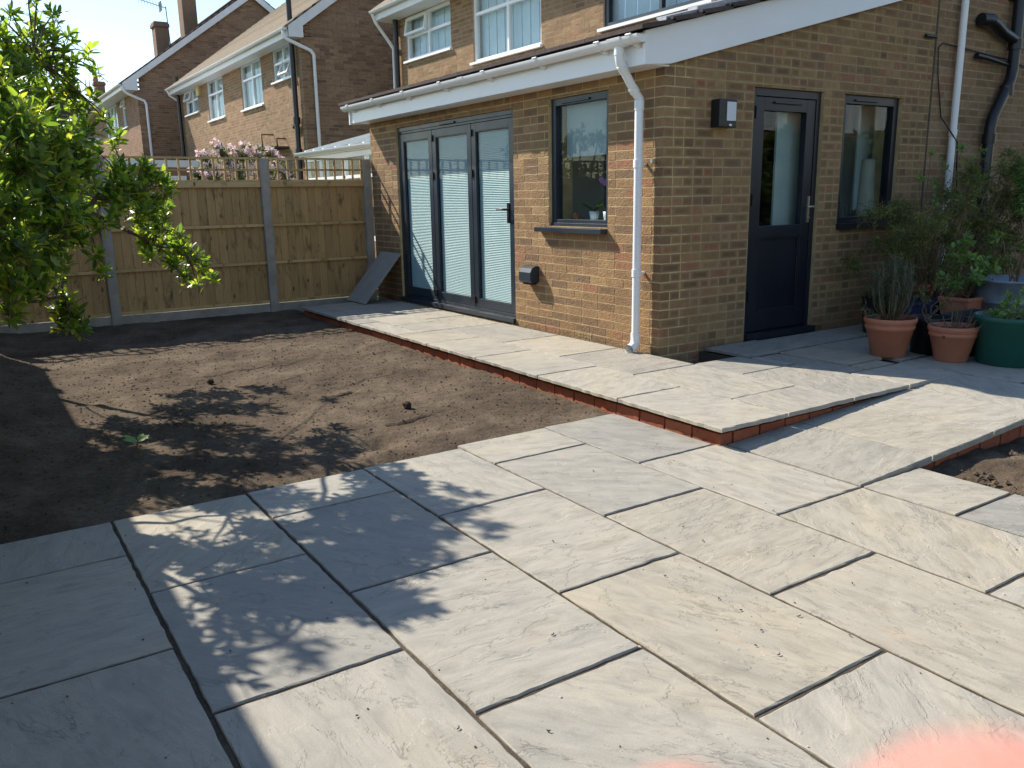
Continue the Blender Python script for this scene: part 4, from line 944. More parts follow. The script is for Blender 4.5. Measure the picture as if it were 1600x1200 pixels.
# the house and hedge across the side passage, which the door and window glass reflects
hs = thing('white_windowed_house', (24, -13, 0), 'house across the side garden, only mirrored in the dark door glass', 'house')
WS = Wall('side', 0)
mb = MB(); mb.box(12, 40, -16, -10, 0, 5.6); mb.build('wall', M['brick_tan'], hs)
mb = MB(); mb.prism([(-16.4, 5.6), (-13, 8.2), (-9.5, 5.6)], 0, 11.6, 40.4); mb.build('roof', M['tile'], hs)
for x in (13.0, 17.2, 21.4, 25.6, 29.8, 34.0):
    mb = MB(); z0, z1 = 3.45, 5.0
    mb.box(x, x+3.3, -10, -9.93, z0, z1)
    fr = mb.build('window', M['upvc'], hs)
    for k in range(6): mb = MB(); mb.box(x+.16+k*.52, x+.48+k*.52, -9.93, -9.92, z0+.12, z1-.12); mb.build('pane', M['curtain'], fr)

# ------------------------------------------------------------------ foliage
def leaves(P, D, N, L, Wd):
    P, D, N = (np.asarray(q, float) for q in (P, D, N)); L = np.asarray(L)[:, None]; Wd = np.asarray(Wd)[:, None]
    D /= np.linalg.norm(D, axis=1, keepdims=True)+1e-9; S = np.cross(D, N); S /= np.linalg.norm(S, axis=1, keepdims=True)+1e-9; U = np.cross(S, D)
    v = [P, P+D*L*.35+S*Wd*.46+U*L*.03, P+D*L*.35-S*Wd*.46+U*L*.03, P+D*L*.72+S*Wd*.40-U*L*.01, P+D*L*.72-S*Wd*.40-U*L*.01, P+D*L-U*L*.10, P+D*L*.35-U*L*.01, P+D*L*.72-U*L*.045]
    return np.stack(v, 1)
LF = np.array([(0,1,6),(0,6,2),(1,3,7),(1,7,6),(6,7,4),(6,4,2),(3,5,7),(7,5,4)])
def leaf_mesh(name, LV, a, mat, parent, kind='stuff'):
    n = len(LV); F = (LF[None]+(np.arange(n)*8)[:, None, None]).reshape(-1, 3)
    o = np_mesh(name, LV.reshape(-1, 3), F, mat, parent, np.repeat(a, 8), smooth=True)
    if kind: o['kind'] = kind
    return o
def unit(v): return v/(np.linalg.norm(v, axis=-1, keepdims=True)+1e-9)
def crown_leaves(clusters, dens, L=(.05, .08), aspect=.36, per=9, up=.55, twig=.10, seed=1, root=None):
    q = np.random.default_rng(seed); P = []; D = []; N = []; TW = []
    for cx, cy, cz, r in clusters:
        n = max(3, int(dens*(r/.1)**2)); c = np.array((cx, cy, cz))
        for _ in range(n):
            d = q.normal(size=3); d /= np.linalg.norm(d); rr = r*q.random()**.5
            tip = c+d*rr; t = unit(d*.7+np.array((q.normal()*.25, q.normal()*.25, up))+q.normal(size=3)*.3)
            base = tip-t*twig*q.uniform(.6, 1.2); TW.append((base, tip))
            m = int(per*q.uniform(.7, 1.3)); ph = q.random()*6.28
            o = unit(np.cross(t, q.normal(size=3))); o2 = np.cross(t, o)
            for k in range(m):
                f = (k/m)**.7; an = ph+k*2.4; out = o*math.cos(an)+o2*math.sin(an); sp = 1.15-.75*f
                dd = unit(t*(1-.55*sp)+out*sp+np.array((0, 0, -.12))); P.append(base+(tip-base)*(.25+.75*f)); D.append(dd); N.append(unit(t-dd*np.dot(t, dd)+out*.1+q.normal(size=3)*.12))
    P = np.array(P); n = len(P); LL = q.uniform(*L, n)
    return leaves(P, D, N, LL, LL*aspect*q.uniform(.8, 1.15, n)), TW, q
def branch(mb, a, b, r0, r1, sag=0, n=5, wob=.02, seed=0):
    q = random.Random(seed); a, b = Vector(a), Vector(b); pts = []; rs = []
    for i in range(n+1):
        t = i/n; p = a.lerp(b, t); p.z += sag*math.sin(math.pi*t)
        if 0 < i < n: p += Vector((q.uniform(-wob, wob), q.uniform(-wob, wob), q.uniform(-wob, wob)))
        pts.append(p); rs.append(r0+(r1-r0)*t)
    mb.tube(pts, rs, 6); return pts
# the evergreen tree by the side boundary
VIS = [(0.48,4.9,2.22,0.09),(0.38,4.7,2.08,0.12),(0.5,4.9,2.09,0.13),(0.3,4.5,1.96,0.13),(0.43,4.8,1.91,0.14),(0.59,5.0,2.0,0.1),(0.65,5.1,1.9,0.07),(0.28,4.4,1.76,0.14),(0.45,4.7,1.75,0.14),(0.59,5.0,1.73,0.12),(0.28,4.3,1.59,0.14),(0.45,4.7,1.58,0.14),(0.6,5,1.62,0.09),(0.21,4.2,1.4,0.14),(0.36,4.6,1.43,0.15),(0.5,4.8,1.42,0.12),(0.2,4.1,1.24,0.12),(0.32,4.4,1.25,0.13),(0.44,4.7,1.27,0.11),(0.18,4.2,1.1,0.11),(0.29,4.4,1.08,0.11),(0.41,4.7,1.09,0.08),(0.17,4.3,0.95,0.06),(0.44,4.8,0.91,0.08),(0.46,4.8,0.8,0.07),(0.41,4.9,0.84,0.07),(0.64,5.0,1.56,0.09),(0.72,5.1,1.46,0.08),(0.82,5.2,1.51,0.09),(0.9,5.2,1.46,0.09),(1.01,5.3,1.55,0.07),(1.08,5.3,1.49,0.06),(0.76,5.0,1.37,0.08),(0.87,5.1,1.35,0.07),(0.66,4.9,1.31,0.07),(0.99,5.3,1.29,0.07),(1.07,5.4,1.38,0.05),(0.61,5.0,1.14,0.04),(0.66,5.1,1.06,0.03),(0.8,5.3,1.6,0.04),(0.73,5.2,1.66,0.03),(0.96,5.5,1.21,0.07),(1.07,5.6,1.17,0.08),(1.18,5.7,1.12,0.08),(1.3,5.8,1.07,0.08),(1.37,5.9,0.99,0.06),(1.44,5.9,0.9,0.04),(1.13,5.6,1.05,0.06),(1.22,5.7,0.95,0.06),(1.3,5.8,0.88,0.04),(0.99,5.5,1.12,0.05),(0.31,4.6,2.13,0.09),(0.25,4.3,1.84,0.11),(0.43,4.4,1.34,0.1),(0.33,4.9,1.37,0.13)]
HID = []
_q = random.Random(4)
while len(HID) < 58:          # the side of the crown towards the boundary
    x, y, z = _q.uniform(-.55, .10), _q.uniform(3.55, 7.6), _q.uniform(.95, 2.45)
    if y-1.095*z < 2.42 or x+z/2.1 > 1.30 or x > .012*y: continue
    HID.append((x, y, z, _q.uniform(.12, .18)))
SHOOT = [(.36,4.8,2.3,.04),(.45,4.8,2.38,.035),(.55,4.8,2.3,.045),(.62,4.9,2.22,.04),(.70,5.0,2.16,.035),(.73,5.0,2.08,.03),(.5,4.9,2.42,.03),(.26,4.6,2.28,.04),(.70,5.0,1.97,.04),(.76,5.05,1.86,.04),(.80,5.1,1.78,.035),(.79,5.1,1.70,.035),(.66,4.95,1.78,.05),(.60,4.9,2.10,.05)]
def deeper(c, k): return (k*c[0], k*c[1], 1.4+k*(c[2]-1.4), k*c[3]*.95)
BACK3 = [deeper(c, 1.3) for c in VIS[10:20]+VIS[36:37]+VIS[52:]]; BACK6 = [deeper(c, 1.62) for c in VIS[10:20]+[(.2,4.4,1.9,.12),(.1,4.5,1.6,.13)]]
BACK = BACK3+BACK6
VIS += [(1.0,5.3,1.42,.07),(.92,5.3,1.36,.08),(1.05,5.4,1.27,.06),(1.10,5.4,1.54,.05),(.85,5.2,1.60,.07),(.96,5.25,1.60,.06),(.78,5.1,1.50,.08),(1.2,5.7,1.2,.05)]
VIS = [deeper((c[0], c[1], c[2], c[3]*1.0), 1.16) if c[2] > 1.8 else c for c in VIS]; SHOOT = [deeper(c, 1.16) for c in SHOOT]
tree = thing('evergreen_tree', (-.22, 4.95, 0), 'glossy-leaved evergreen tree reaching in from the left edge with sunlit branch tips', 'tree')
bm_ = MB(); T0 = Vector((-.22, 4.95, -.05)); T1 = Vector((-.12, 4.85, .75)); T2 = Vector((.05, 4.75, 1.3)); T3 = Vector((.14, 4.95, 2.0))
bm_.tube([T0, Vector((-.2, 4.93, .3)), T1], [.075, .06, .052], 10); bm_.tube([T1, Vector((.0, 4.8, 1.05)), T2, T3], [.05, .04, .034, .022], 8); bm_.build('trunk', M['bark'], tree)
bb = MB(); K1 = Vector((.55, 4.95, 1.38)); K2 = Vector((.85, 5.15, 1.42)); K3 = Vector((1.0, 5.5, 1.15)); K4 = Vector((1.25, 5.75, 1.05))
branch(bb, T2, K1, .026, .016, .02, seed=1); branch(bb, K1, K2, .015, .009, .02, seed=2); branch(bb, K1, K3, .013, .009, .03, seed=3); branch(bb, K3, K4, .009, .005, .02, seed=4)
branch(bb, T1, (.42, 4.75, .95), .02, .008, .05, seed=5); branch(bb, T2, (.3, 4.5, 1.75), .02, .009, .0, seed=6); branch(bb, T3, (.50, 5.5, 2.2), .016, .006, .0, seed=7)
hubs = [T1, T2, T3, K1, K2, K3, K4, Vector((.42, 4.75, .95)), Vector((.3, 4.5, 1.75)), Vector((.50, 5.5, 2.2)), Vector((-.15, 4.3, 1.6)), Vector((.05, 4.0, 1.4))]
branch(bb, T2, hubs[10], .022, .012, seed=8); branch(bb, T1, hubs[11], .02, .009, seed=9)
side_hubs = [T1, T2, T3, hubs[10], hubs[11], Vector((-.25, 5.6, 1.3)), Vector((-.3, 6.5, 1.4)), Vector((-.3, 6.0, 1.9))]
branch(bb, T1, side_hubs[5], .02, .012, seed=12); branch(bb, side_hubs[5], side_hubs[6], .012, .008, seed=13); branch(bb, side_hubs[5], side_hubs[7], .012, .008, seed=14)
for i, c in enumerate(VIS+HID+SHOOT):
    p = Vector(c[:3]); hb = min(side_hubs if p.x < .12 else hubs, key=lambda h: (h-p).length); branch(bb, hb, p, .007, .0025, .015, 4, .012, i+20)
for k, L_ in ((1.3, BACK3), (1.62, BACK6)):      # two more stems rising behind
    g0 = Vector((-.15, 4.75*k, -.05)); g1 = Vector((.12, 4.7*k, .9)); g2 = Vector((.30, 4.6*k, 1.55)); bb.tube([g0, g0.lerp(g1, .5), g1, g2], [.045, .04, .03, .018], 8)
    for i, c in enumerate(L_):
        p = Vector(c[:3]); hb = min((g1, g2), key=lambda h: (h-p).length); branch(bb, hb, p, .009, .003, .02, 4, .02, i+200)
bb.build('branch', M['bark'], tree)
LV1, TW1, q1 = crown_leaves([(a_, b_, c_, r_*1.0) for a_, b_, c_, r_ in VIS]+SHOOT, 17, (.046, .080), .38, 8, .95, .10, 21)
LV2, TW2, q2 = crown_leaves(HID+BACK, 8, (.055, .085), .38, 9, .4, .10, 22)
tw = MB()
for a_, b_ in TW1+TW2[::2]: tw.tube([a_, b_], [.0028, .0016], 3, caps=False)
o = tw.build('twigs', M['stem'], tree); o['kind'] = 'stuff'
ctr = LV1.mean(1); a1 = np.clip(q1.random(len(LV1))**1.5, 0, 1)*.92; a1[q1.random(len(LV1)) < .012] = 1.0
rt_ = ctr[:, 0]-.026*ctr[:, 1]; dist = np.linalg.norm(ctr-np.array(CAM), axis=1)
order = np.argsort(-(ctr[:, 0]/ctr[:, 1])+.15*q1.random(len(ctr)))[:290]
mask = np.zeros(len(LV1), bool); mask[order] = True
leaf_mesh('leaves', np.concatenate([LV1[~mask], LV2]), np.concatenate([a1[~mask], q2.random(len(LV2))*.8]), M['leaf'], tree)
base_leaf = {}
for i in order:       # the outermost leaves one by one
    v = LV1[i]; c0 = v[0]; k = int(a1[i]*7)
    me = bpy.data.meshes.new('leaf'); me.from_pydata((v-c0).tolist(), [], LF.tolist()); me.polygons.foreach_set('use_smooth', [True]*8)
    at = me.attributes.new('bc', 'FLOAT', 'FACE'); at.data.foreach_set('value', [float(a1[i])]*8); me.materials.append(M['leaf'])
    o = bpy.data.objects.new('leaf', me); COL.objects.link(o); o.parent = tree; o.location = Vector(c0)-wloc(tree)
def shrub(name, label, cat, base, clusters, leafm, dens, L, aspect, per=8, up=.4, twig=.1, seed=1, stems=6, stemr=.008, stemmat='stem', group=None, twr=.0022):
    t = thing(name, base, label, cat, group); mb = MB(); b0 = Vector(base); q = random.Random(seed)
    for i, c in enumerate(clusters):
        s = b0+Vector((q.uniform(-.05, .05), q.uniform(-.05, .05), 0)); branch(mb, s, c[:3], stemr, stemr*.35, 0, 5, .03, seed*50+i)
    LV, TW, qq = crown_leaves(clusters, dens, L, aspect, per, up, twig, seed)
    for a_, b_ in TW: mb.tube([a_, b_], [twr, twr*.6], 3, caps=False)
    o = mb.build('stem', M[stemmat], t); o['kind'] = 'stuff'; leaf_mesh('leaves', LV, qq.random(len(LV)), M[leafm], t); return t

# ------------------------------------------------------------------ pots and plants by the side door
def round_pot(name, label, c, rt, rb, h, mat, fill=.86, rim=.035, bands=True, group=None):
    t = thing(name, c, label, 'plant pot', group); lp = rt*.055
    pr = [(0, 0), (rb*.96, 0), (rb, .008)]
    if bands: pr += [(rb+(rt-rb)*.70, h*.70), (rb+(rt-rb)*.70+.006, h*.71), (rb+(rt-rb)*.78+.006, h*.78), (rb+(rt-rb)*.80, h*.80)]
    pr += [(rt*.94, h-rim-.01), (rt*.985, h-rim), (rt, h-rim*.6), (rt, h-rim*.2), (rt-.004, h), (rt*.93, h), (rt*.92, h-.02), (rt*.86, h*fill)]
    mb = MB(); mb.lathe(pr, c, 36); mb.build('pot', M[mat], t)
    mb = MB(); n = 18; vs = [(c[0], c[1], c[2]+h*fill+.006)]
    for rr in (.45, .90): vs += [(c[0]+rt*rr*math.cos(6.283*k/n), c[1]+rt*rr*math.sin(6.283*k/n), c[2]+h*fill+.008*math.sin(k*2.3+rr*9)) for k in range(n)]
    mb.add(vs, [(0, 1+k, 1+(k+1) % n) for k in range(n)]+[(1+k, 1+n+k, 1+n+(k+1) % n, 1+(k+1) % n) for k in range(n)], smooth=True); mb.build('soil', M['compost'], t)
    return t
def box_pot(name, label, x0, x1, y0, y1, z0, h, mat, wall=.012, cat='planter', rim=.03, taper=.03):
    t = thing(name, ((x0+x1)/2, (y0+y1)/2, z0), label, cat); mb = MB()
    A = [(x0+taper, y0+taper), (x1-taper, y0+taper), (x1-taper, y1-taper), (x0+taper, y1-taper)]; B_ = [(x0+.008, y0+.008), (x1-.008, y0+.008), (x1-.008, y1-.008), (x0+.008, y1-.008)]
    C_ = [(x0, y0), (x1, y0), (x1, y1), (x0, y1)]; w_ = wall+.01; D_ = [(x0+w_, y0+w_), (x1-w_, y0+w_), (x1-w_, y1-w_), (x0+w_, y1-w_)]
    rings = [(A, 0), (B_, h-rim), (C_, h-rim), (C_, h), (D_, h), (D_, h*.82)]
    vs = [(p[0], p[1], z0+z) for r_2, z in rings for p in r_2]; fs = [(3, 2, 1, 0)]
    for i in range(len(rings)-1):
        for k in range(4): fs.append((i*4+k, i*4+(k+1) % 4, (i+1)*4+(k+1) % 4, (i+1)*4+k))
    mb.add(vs, fs); mb.build('trough', M[mat], t, bevel=.005)
    mb = MB(); mb.box(D_[0][0], D_[1][0], D_[0][1], D_[2][1], z0+h*.72, z0+h*.83); mb.build('soil', M['compost'], t); return t
G = 'pots of plants by the side door'
round_pot('plant_pot', 'larger terracotta pot at the front holding a rosemary bush', (6.03, 3.77, DK), .195, .125, .305, 'terracotta', group=G)
p2 = round_pot('plant_pot', 'smaller terracotta pot holding dry bare stems beside the green pot', (6.22, 3.37, DK), .178, .115, .27, 'terracotta', group=G)
mb = MB(); mb.tube([(6.22-.145, 3.37-.02, DK+.20), (6.22-.170, 3.37-.025, DK+.20)], .012, 8); mb.build('knob', M['bark'], p2)
round_pot('plant_pot', 'dark green pot at the right edge with bright low leaves', (6.46, 3.06, DK), .27, .225, .36, 'greenpot', bands=False, group=G)
round_pot('plant_pot', 'black plastic pot between the two terracotta pots', (6.40, 3.66, DK), .165, .13, .29, 'black', bands=False, group=G)
round_pot('plant_pot', 'tall black pot standing nearest the wall under the side window', (6.98, 4.48, DK), .17, .13, .36, 'black', bands=False, group=G)
round_pot('plant_pot', 'small raised terracotta pot behind the blue planter', (7.45, 4.40, .30), .15, .10, .24, 'terracotta', group=G)
mb = MB(); mb.box(7.25, 7.65, 4.25, 4.62, DK, .298); tag(mb.build('crate', M['black'], bevel=.01), 'low black crate carrying a small terracotta pot', 'crate')
box_pot('blue_planter', 'navy blue rectangular planter behind the rosemary', 6.72, 7.15, 3.95, 4.25, DK, .34, 'bluepot')
box_pot('slate_planter', 'dark grey square planter behind the smaller terracotta pot', 6.45, 6.95, 3.30, 3.62, DK, .31, 'greypot')
box_pot('terracotta_trough', 'weathered terracotta trough full of leaves behind the black pot', 6.95, 7.65, 3.66, 3.93, .30, .20, 'terracotta')
mb = MB(); mb.box(7.0, 7.6, 3.68, 3.90, DK, .298); tag(mb.build('crate', M['black'], bevel=.01), 'low black crate lifting the terracotta trough off the paving', 'crate')
tub = thing('zinc_tub', (7.45, 3.55, DK), 'weathered zinc tub with ribbed sides at the right edge', 'tub')
mb = MB(); mb.lathe([(0, 0), (.25, 0), (.26, .02), (.27, .16), (.28, .165), (.275, .175), (.29, .33), (.30, .335), (.295, .345), (.31, .50), (.325, .51), (.325, .53), (.31, .53), (.30, .44)], (7.45, 3.55, DK), 36); mb.build('tub', M['zinc'], tub)
mb = MB(); mb.lathe([(0, .45), (.30, .45)], (7.45, 3.55, DK), 20); mb.build('soil', M['compost'], tub)
# rosemary
def spikes(name, label, cat, base, n, h, spread, leafm, seed, L=(.018, .030), asp=.16, lean=(0, 0)):
    q = np.random.default_rng(seed); t = thing(name, base, label, cat); mb = MB(); P = []; D = []; N = []
    for i in range(n):
        an = q.random()*6.28; s = spread*q.random()**.6; hh = h*q.uniform(.55, 1)*(1-.35*s/spread); b0 = np.array(base)+np.array((math.cos(an)*s*.25, math.sin(an)*s*.25, 0))
        tip = np.array(base)+np.array((math.cos(an)*s+lean[0], math.sin(an)*s+lean[1], hh)); mid = (b0+tip)/2+np.array((math.cos(an)*s*.2, math.sin(an)*s*.2, -hh*.03))
        mb.tube([b0, mid, tip], [.004, .003, .0015], 4, caps=False); m = int(hh/.006)
        for k in range(m):
            f = .25+.75*k/m; p = (1-f)**2*b0+2*f*(1-f)*mid+f*f*tip; tt = unit(tip-b0); o_ = unit(np.cross(tt, q.normal(size=3))); P.append(p); D.append(unit(tt*.9+o_)); N.append(o_)
    q2_ = q.uniform(*L, len(P)); o = mb.build('stem', M['stem'], t); o['kind'] = 'stuff'
    leaf_mesh('leaves', leaves(P, D, N, q2_, q2_*asp), q.random(len(P)), M[leafm], t)
spikes('rosemary', 'upright grey-green rosemary growing in the larger terracotta pot', 'herb', (6.03, 3.77, DK+.25), 75, .62, .17, 'leaf_grey', 31, (.026, .042), .15)
spikes('bare_stems', 'dry trailing stems in the smaller terracotta pot', 'plant', (6.22, 3.37, DK+.22), 22, .26, .26, 'leaf_grey', 32, (.010, .018), .2)
shrub('sapling', 'pale leafy seedling at the left rim of the rosemary pot', 'plant', (5.93, 3.86, DK+.25), [(5.88,3.92,.50,.05),(5.9,3.84,.44,.05),(5.95,3.9,.47,.04)], 'leaf_grey', 10, (.02, .035), .4, seed=33)
shrub('low_plant', 'bright low leaves spilling over the rim of the green pot', 'plant', (6.44, 3.06, DK+.30), [(6.30,3.02,.52,.09),(6.42,2.93,.53,.09),(6.36,3.15,.50,.07),(6.5,3.1,.60,.10),(6.6,3.0,.7,.1)], 'leaf_lime', 9, (.03, .055), .55, seed=34)
shrub('bay_shrub', 'broad-leaved shrub in the terracotta trough', 'shrub', (7.2, 3.80, .46), [(7.0,3.84,.62,.10),(7.1,3.7,.70,.11),(7.22,3.8,.80,.12),(7.05,3.85,.86,.10),(7.35,3.74,.72,.10),(7.15,3.8,.98,.08),(7.3,3.8,.60,.09)], 'leaf_lime', 7, (.045, .075), .5, seed=35)
shrub('small_shrub', 'dark feathery plant in the black pot between the terracotta pots', 'shrub', (6.40, 3.66, DK+.25), [(6.38,3.70,.56,.09),(6.5,3.66,.66,.10),(6.3,3.72,.62,.07),(6.45,3.6,.50,.07),(6.6,3.62,.58,.08)], 'leaf_dark', 13, (.018, .032), .4, seed=36)
q = random.Random(77)
JC = []
for i in range(96):
    x = q.uniform(6.75, 9.0); y = q.uniform(3.95, 4.7); z = q.uniform(.62, 1.22+.50*min(1, max(0, (x-6.9)/1.1)))+.10*math.sin(x*2.3)
    JC.append((x, y, z, q.uniform(.10, .17)))
shrub('winter_jasmine', 'large tangled dark green climber filling the corner behind the pots', 'climber', (7.5, 4.35, DK), JC, 'leaf_olive', 11, (.020, .038), .36, per=11, up=-.1, twig=.16, seed=37, stemr=.007)
shrub('bamboo_stems', 'thin twiggy bush below the side window beside the white pipe', 'shrub', (7.2, 4.5, DK), [(6.85+.13*i, 4.5+.05*math.sin(i*2), .5+.14*(i % 5), .12) for i in range(9)], 'leaf_olive', 10, (.02, .03), .3, seed=38, twig=.2)
shrub('rose_bush', 'rangy climbing rose with thin upright shoots against the white pipe', 'rose', (7.6, 4.45, DK), [(7.55,4.4,1.45,.08),(7.75,4.45,1.62,.07),(7.95,4.4,1.78,.06),(7.4,4.3,1.28,.08),(8.25,4.45,1.66,.08),(8.1,4.3,1.5,.09),(7.62,4.5,1.72,.05),(8.5,4.4,1.45,.1),(8.4,4.45,1.75,.05),(7.3,4.4,1.5,.04)], 'leaf_lime', 6, (.03, .055), .55, per=6, seed=39, stemr=.006)
shrub('bright_shrub', 'brighter green feathery shrub at the upper right edge', 'shrub', (8.7, 3.9, DK), [(8.0+.16*(i % 6), 3.75+.12*(i % 3), 1.22+.11*(i//6)+.05*math.sin(i), .12) for i in range(24)], 'leaf_lime', 15, (.022, .045), .32, per=12, up=.2, seed=40)
shrub('fruit_sapling', 'slender sapling with a few pale lime leaves rising from the zinc tub', 'sapling', (7.45, 3.55, DK+.45), [(7.22,3.6,1.02,.07),(7.52,3.52,.92,.05),(7.6,3.6,1.22,.06),(7.35,3.6,.80,.03),(7.5,3.5,1.35,.06)], 'leaf_lime', 6, (.04, .065), .62, per=5, up=.1, seed=41, stemr=.009)
shrub('fern', 'dull brownish feathery plant behind the zinc tub', 'plant', (7.9, 3.85, DK), [(7.6+.12*(i % 5), 3.85+.06*(i % 2), .62+.13*(i//5), .11) for i in range(15)], 'leaf_dark', 10, (.02, .036), .3, per=10, seed=42)
# pink flowering bush next door
pb = thing('flowering_bush', (4.0, 13.8, 0), 'pink flowering bush just beyond the fence under the brown house', 'bush')
PC = [(3.30,13.8,1.80,.18),(3.45,13.9,2.02,.16),(3.65,13.8,2.20,.14),(3.8,13.9,2.05,.2),(4.0,13.8,2.12,.18),(4.25,13.9,2.10,.18),(4.45,13.8,2.14,.13),(4.6,13.9,1.98,.16),(3.5,13.7,1.75,.2),(3.9,13.7,1.78,.22),(4.3,13.7,1.78,.22),(4.7,13.8,1.78,.15),(3.2,13.8,1.55,.18),(4.1,13.7,1.5,.25),(3.6,13.7,1.4,.25),(4.6,13.7,1.5,.2)]
LV, TW, qq = crown_leaves(PC, 9, (.06, .09), .3, 8, .6, .14, 51); leaf_mesh('leaves', LV, qq.random(len(LV))*.7, M['leaf_dark'], pb)
LV, TW2_, qq = crown_leaves([c for c in PC if c[2] > 1.6], 7, (.045, .06), .75, 6, .9, .05, 52); leaf_mesh('blossom', LV+np.array((-.02, -.05, .05)), qq.random(len(LV)), M['pink'], pb)
mb = MB()
for i, c in enumerate(PC): branch(mb, (4.0, 13.8, 0), c[:3], .02, .006, 0, 4, .04, i)
for a_, b_ in TW: mb.tube([a_, b_], [.004, .002], 3, caps=False)
mb.build('stem', M['stem'], pb)
LC = [(rnd.uniform(-2.2, .75), rnd.uniform(12.0, 13.6), rnd.uniform(.6, 2.65), .34) for _ in range(46)]
lb = thing('added_bush', (-.6, 12.8, 0), 'broad dark bush added unseen beyond the fence to screen bright sky from the window reflections', 'bush')  # unseen bush, added to keep bright sky out of the glass reflections
LV, TW, qq = crown_leaves(LC, 1.1, (.10, .15), .42, 9, .4, .16, 55); leaf_mesh('leaves', LV, qq.random(len(LV)), M['leaf_dark'], lb)
mb = MB()
for i, c in enumerate(LC): branch(mb, (-.6+.1*(i % 5), 12.8, 0), c[:3], .03, .01, 0, 4, .05, i)
mb.build('stem', M['bark'], lb)
# hedge mirrored in the glass
HC = [(8+i*1.05+rnd.uniform(-.3, .3), -6+rnd.uniform(-.3, .3), z, .75) for i in range(20) for z in (.7, 1.6, 2.35)]
hd = thing('conifer_hedge', (18, -6, 0), 'dark hedge across the side garden, only mirrored in the window glass', 'hedge')
LV, TW, qq = crown_leaves(HC, .7, (.25, .42), .5, 8, .6, .3, 61); leaf_mesh('leaves', LV, qq.random(len(LV)), M['leaf_dark'], hd)
mb = MB()
for i in range(20): mb.tube([(8+i*1.05, -6, -.1), (8+i*1.05, -6, 3.0)], [.12, .03], 6)
mb.box(8, 29, -6.3, -5.9, -.1, 2.5); mb.build('trunk', M['bark'], hd)

# ------------------------------------------------------------------ small things
# the spare slab leaning on the wall
sl_ = MB(); a = Vector((4.115, 9.83, DK+.004)); b = Vector((4.635, 9.84, .715)); up = (b-a).normalized(); n_ = Vector((0, 1, 0)).cross(up)*-1
mt = Matrix.Translation(a.lerp(b, .5)) @ Matrix((( 0, up.x, n_.x, 0), (1, up.y, n_.y, 0), (0, up.z, n_.z, 0), (0, 0, 0, 1))).to_4x4()
sl_.obox(mt, .56, (b-a).length, .026); tag(sl_.build('paving_slab', M['slab'], world=a, bevel=.004), 'spare grey paving slab leaning against the wall by the fence', 'slab')
# wall lamp
t = thing('wall_lamp', (5.27, 4.925, 2.02), 'black square wall lamp with a pale panel beside the side door', 'lamp')
mb = MB(); SWL.box(mb, 5.175, 5.375, 1.905, 2.12, .0, .095); mb.build('housing', M['black'], t, bevel=.006)
mb = MB(); SWL.box(mb, 5.255, 5.36, 1.955, 2.10, .095, .101); mb.build('diffuser', M['diffuser'], t, bevel=.003)
mb = MB(); mb.lathe([(.0, 0), (.014, 0), (.014, .012), (0, .02)], (5.30, 4.83, 1.915), 10); mb.build('sensor', M['upvc'], t)
# extractor cowl
t = thing('vent_cowl', (4.667, 6.72, .66), 'small dark blue vent cowl low on the sunny garden wall', 'vent')
mb = MB(); yy0, yy1 = 6.60, 6.80
mb.prism([(XW, .735), (XW-.045, .735), (XW-.085, .715), (XW-.105, .675), (XW-.108, .60), (XW-.09, .575), (XW, .575)], 1, yy0, yy1); mb.build('cowl', M['grey'], t, bevel=.006)
mb = MB(); mb.box(XW-.075, XW-.01, yy0+.03, yy1-.03, .555, .575); mb.build('outlet', M['black'], t)
# sill ornaments behind the garden window
zs = WO[2]+.046
def orchid(x, y, h, seed, flower):
    t = thing('orchid', (x, y, zs), 'pink orchid in a white pot on the garden window ledge' if flower else 'green leafy orchid without flowers on the garden window ledge', 'houseplant')
    mb = MB(); mb.lathe([(0, 0), (.035, 0), (.048, .085), (.044, .085), (.04, .07), (0, .07)], (x, y, zs), 16); mb.build('pot', M['upvc'], t)
    q = np.random.default_rng(seed); n = 7; P = np.tile((x, y, zs+.08), (n, 1)); an = np.arange(n)*2.1; D = np.stack([np.cos(an)*.5, np.sin(an)*1.0, np.full(n, .55)], 1); N = np.tile((0, 0, 1.), (n, 1))
    leaf_mesh('leaves', leaves(P, D, N, q.uniform(.13, .19, n), np.full(n, .055)), q.random(n), M['leaf_dark'], t, None)
    if flower:
        mb = MB(); pts = [(x, y, zs+.08), (x, y-.01, zs+.2), (x-.01, y+.01, zs+h-.04), (x-.02, y+.05, zs+h)]; mb.tube(pts, .003, 5); mb.build('stem', M['stem'], t)
        P = []; D = []
        for k in range(5):
            c = (x-.02, y+.07-.03*k, zs+h-.012*k)
            for j in range(5): P.append(c); D.append((-.3, math.cos(j*1.257), math.sin(j*1.257)))
        leaf_mesh('petals', leaves(P, D, np.tile((-1., 0, 0), (25, 1)), np.full(25, .034), np.full(25, .026)), q.random(25), M['orchid'] if 'orchid' in M else M['pink'], t, None)
M['orchid'] = leaf_mat('orchid_petal', [(.42,.12,.36),(.55,.22,.48)], .3, .6)
orchid(4.90, 6.05, .2, 1, False); orchid(4.88, 5.83, .36, 2, True)
t = MB(); t.lathe([(0, 0), (.03, 0), (.042, .03), (.03, .08), (.012, .11), (.02, .14), (0, .16)], (4.88, 5.73, zs), 14); tag(t.build('figurine', M['orange'], world=(4.88, 5.73, zs)), 'small orange ornament at the right of the garden window ledge', 'ornament')
t = MB(); t.lathe([(0, 0), (.03, 0), (.04, .05), (0, .08)], (4.88, 6.30, zs), 14); tag(t.build('figurine', M['terracotta'], world=(4.88, 6.30, zs)), 'little red-brown pot at the left of the garden window ledge', 'ornament')
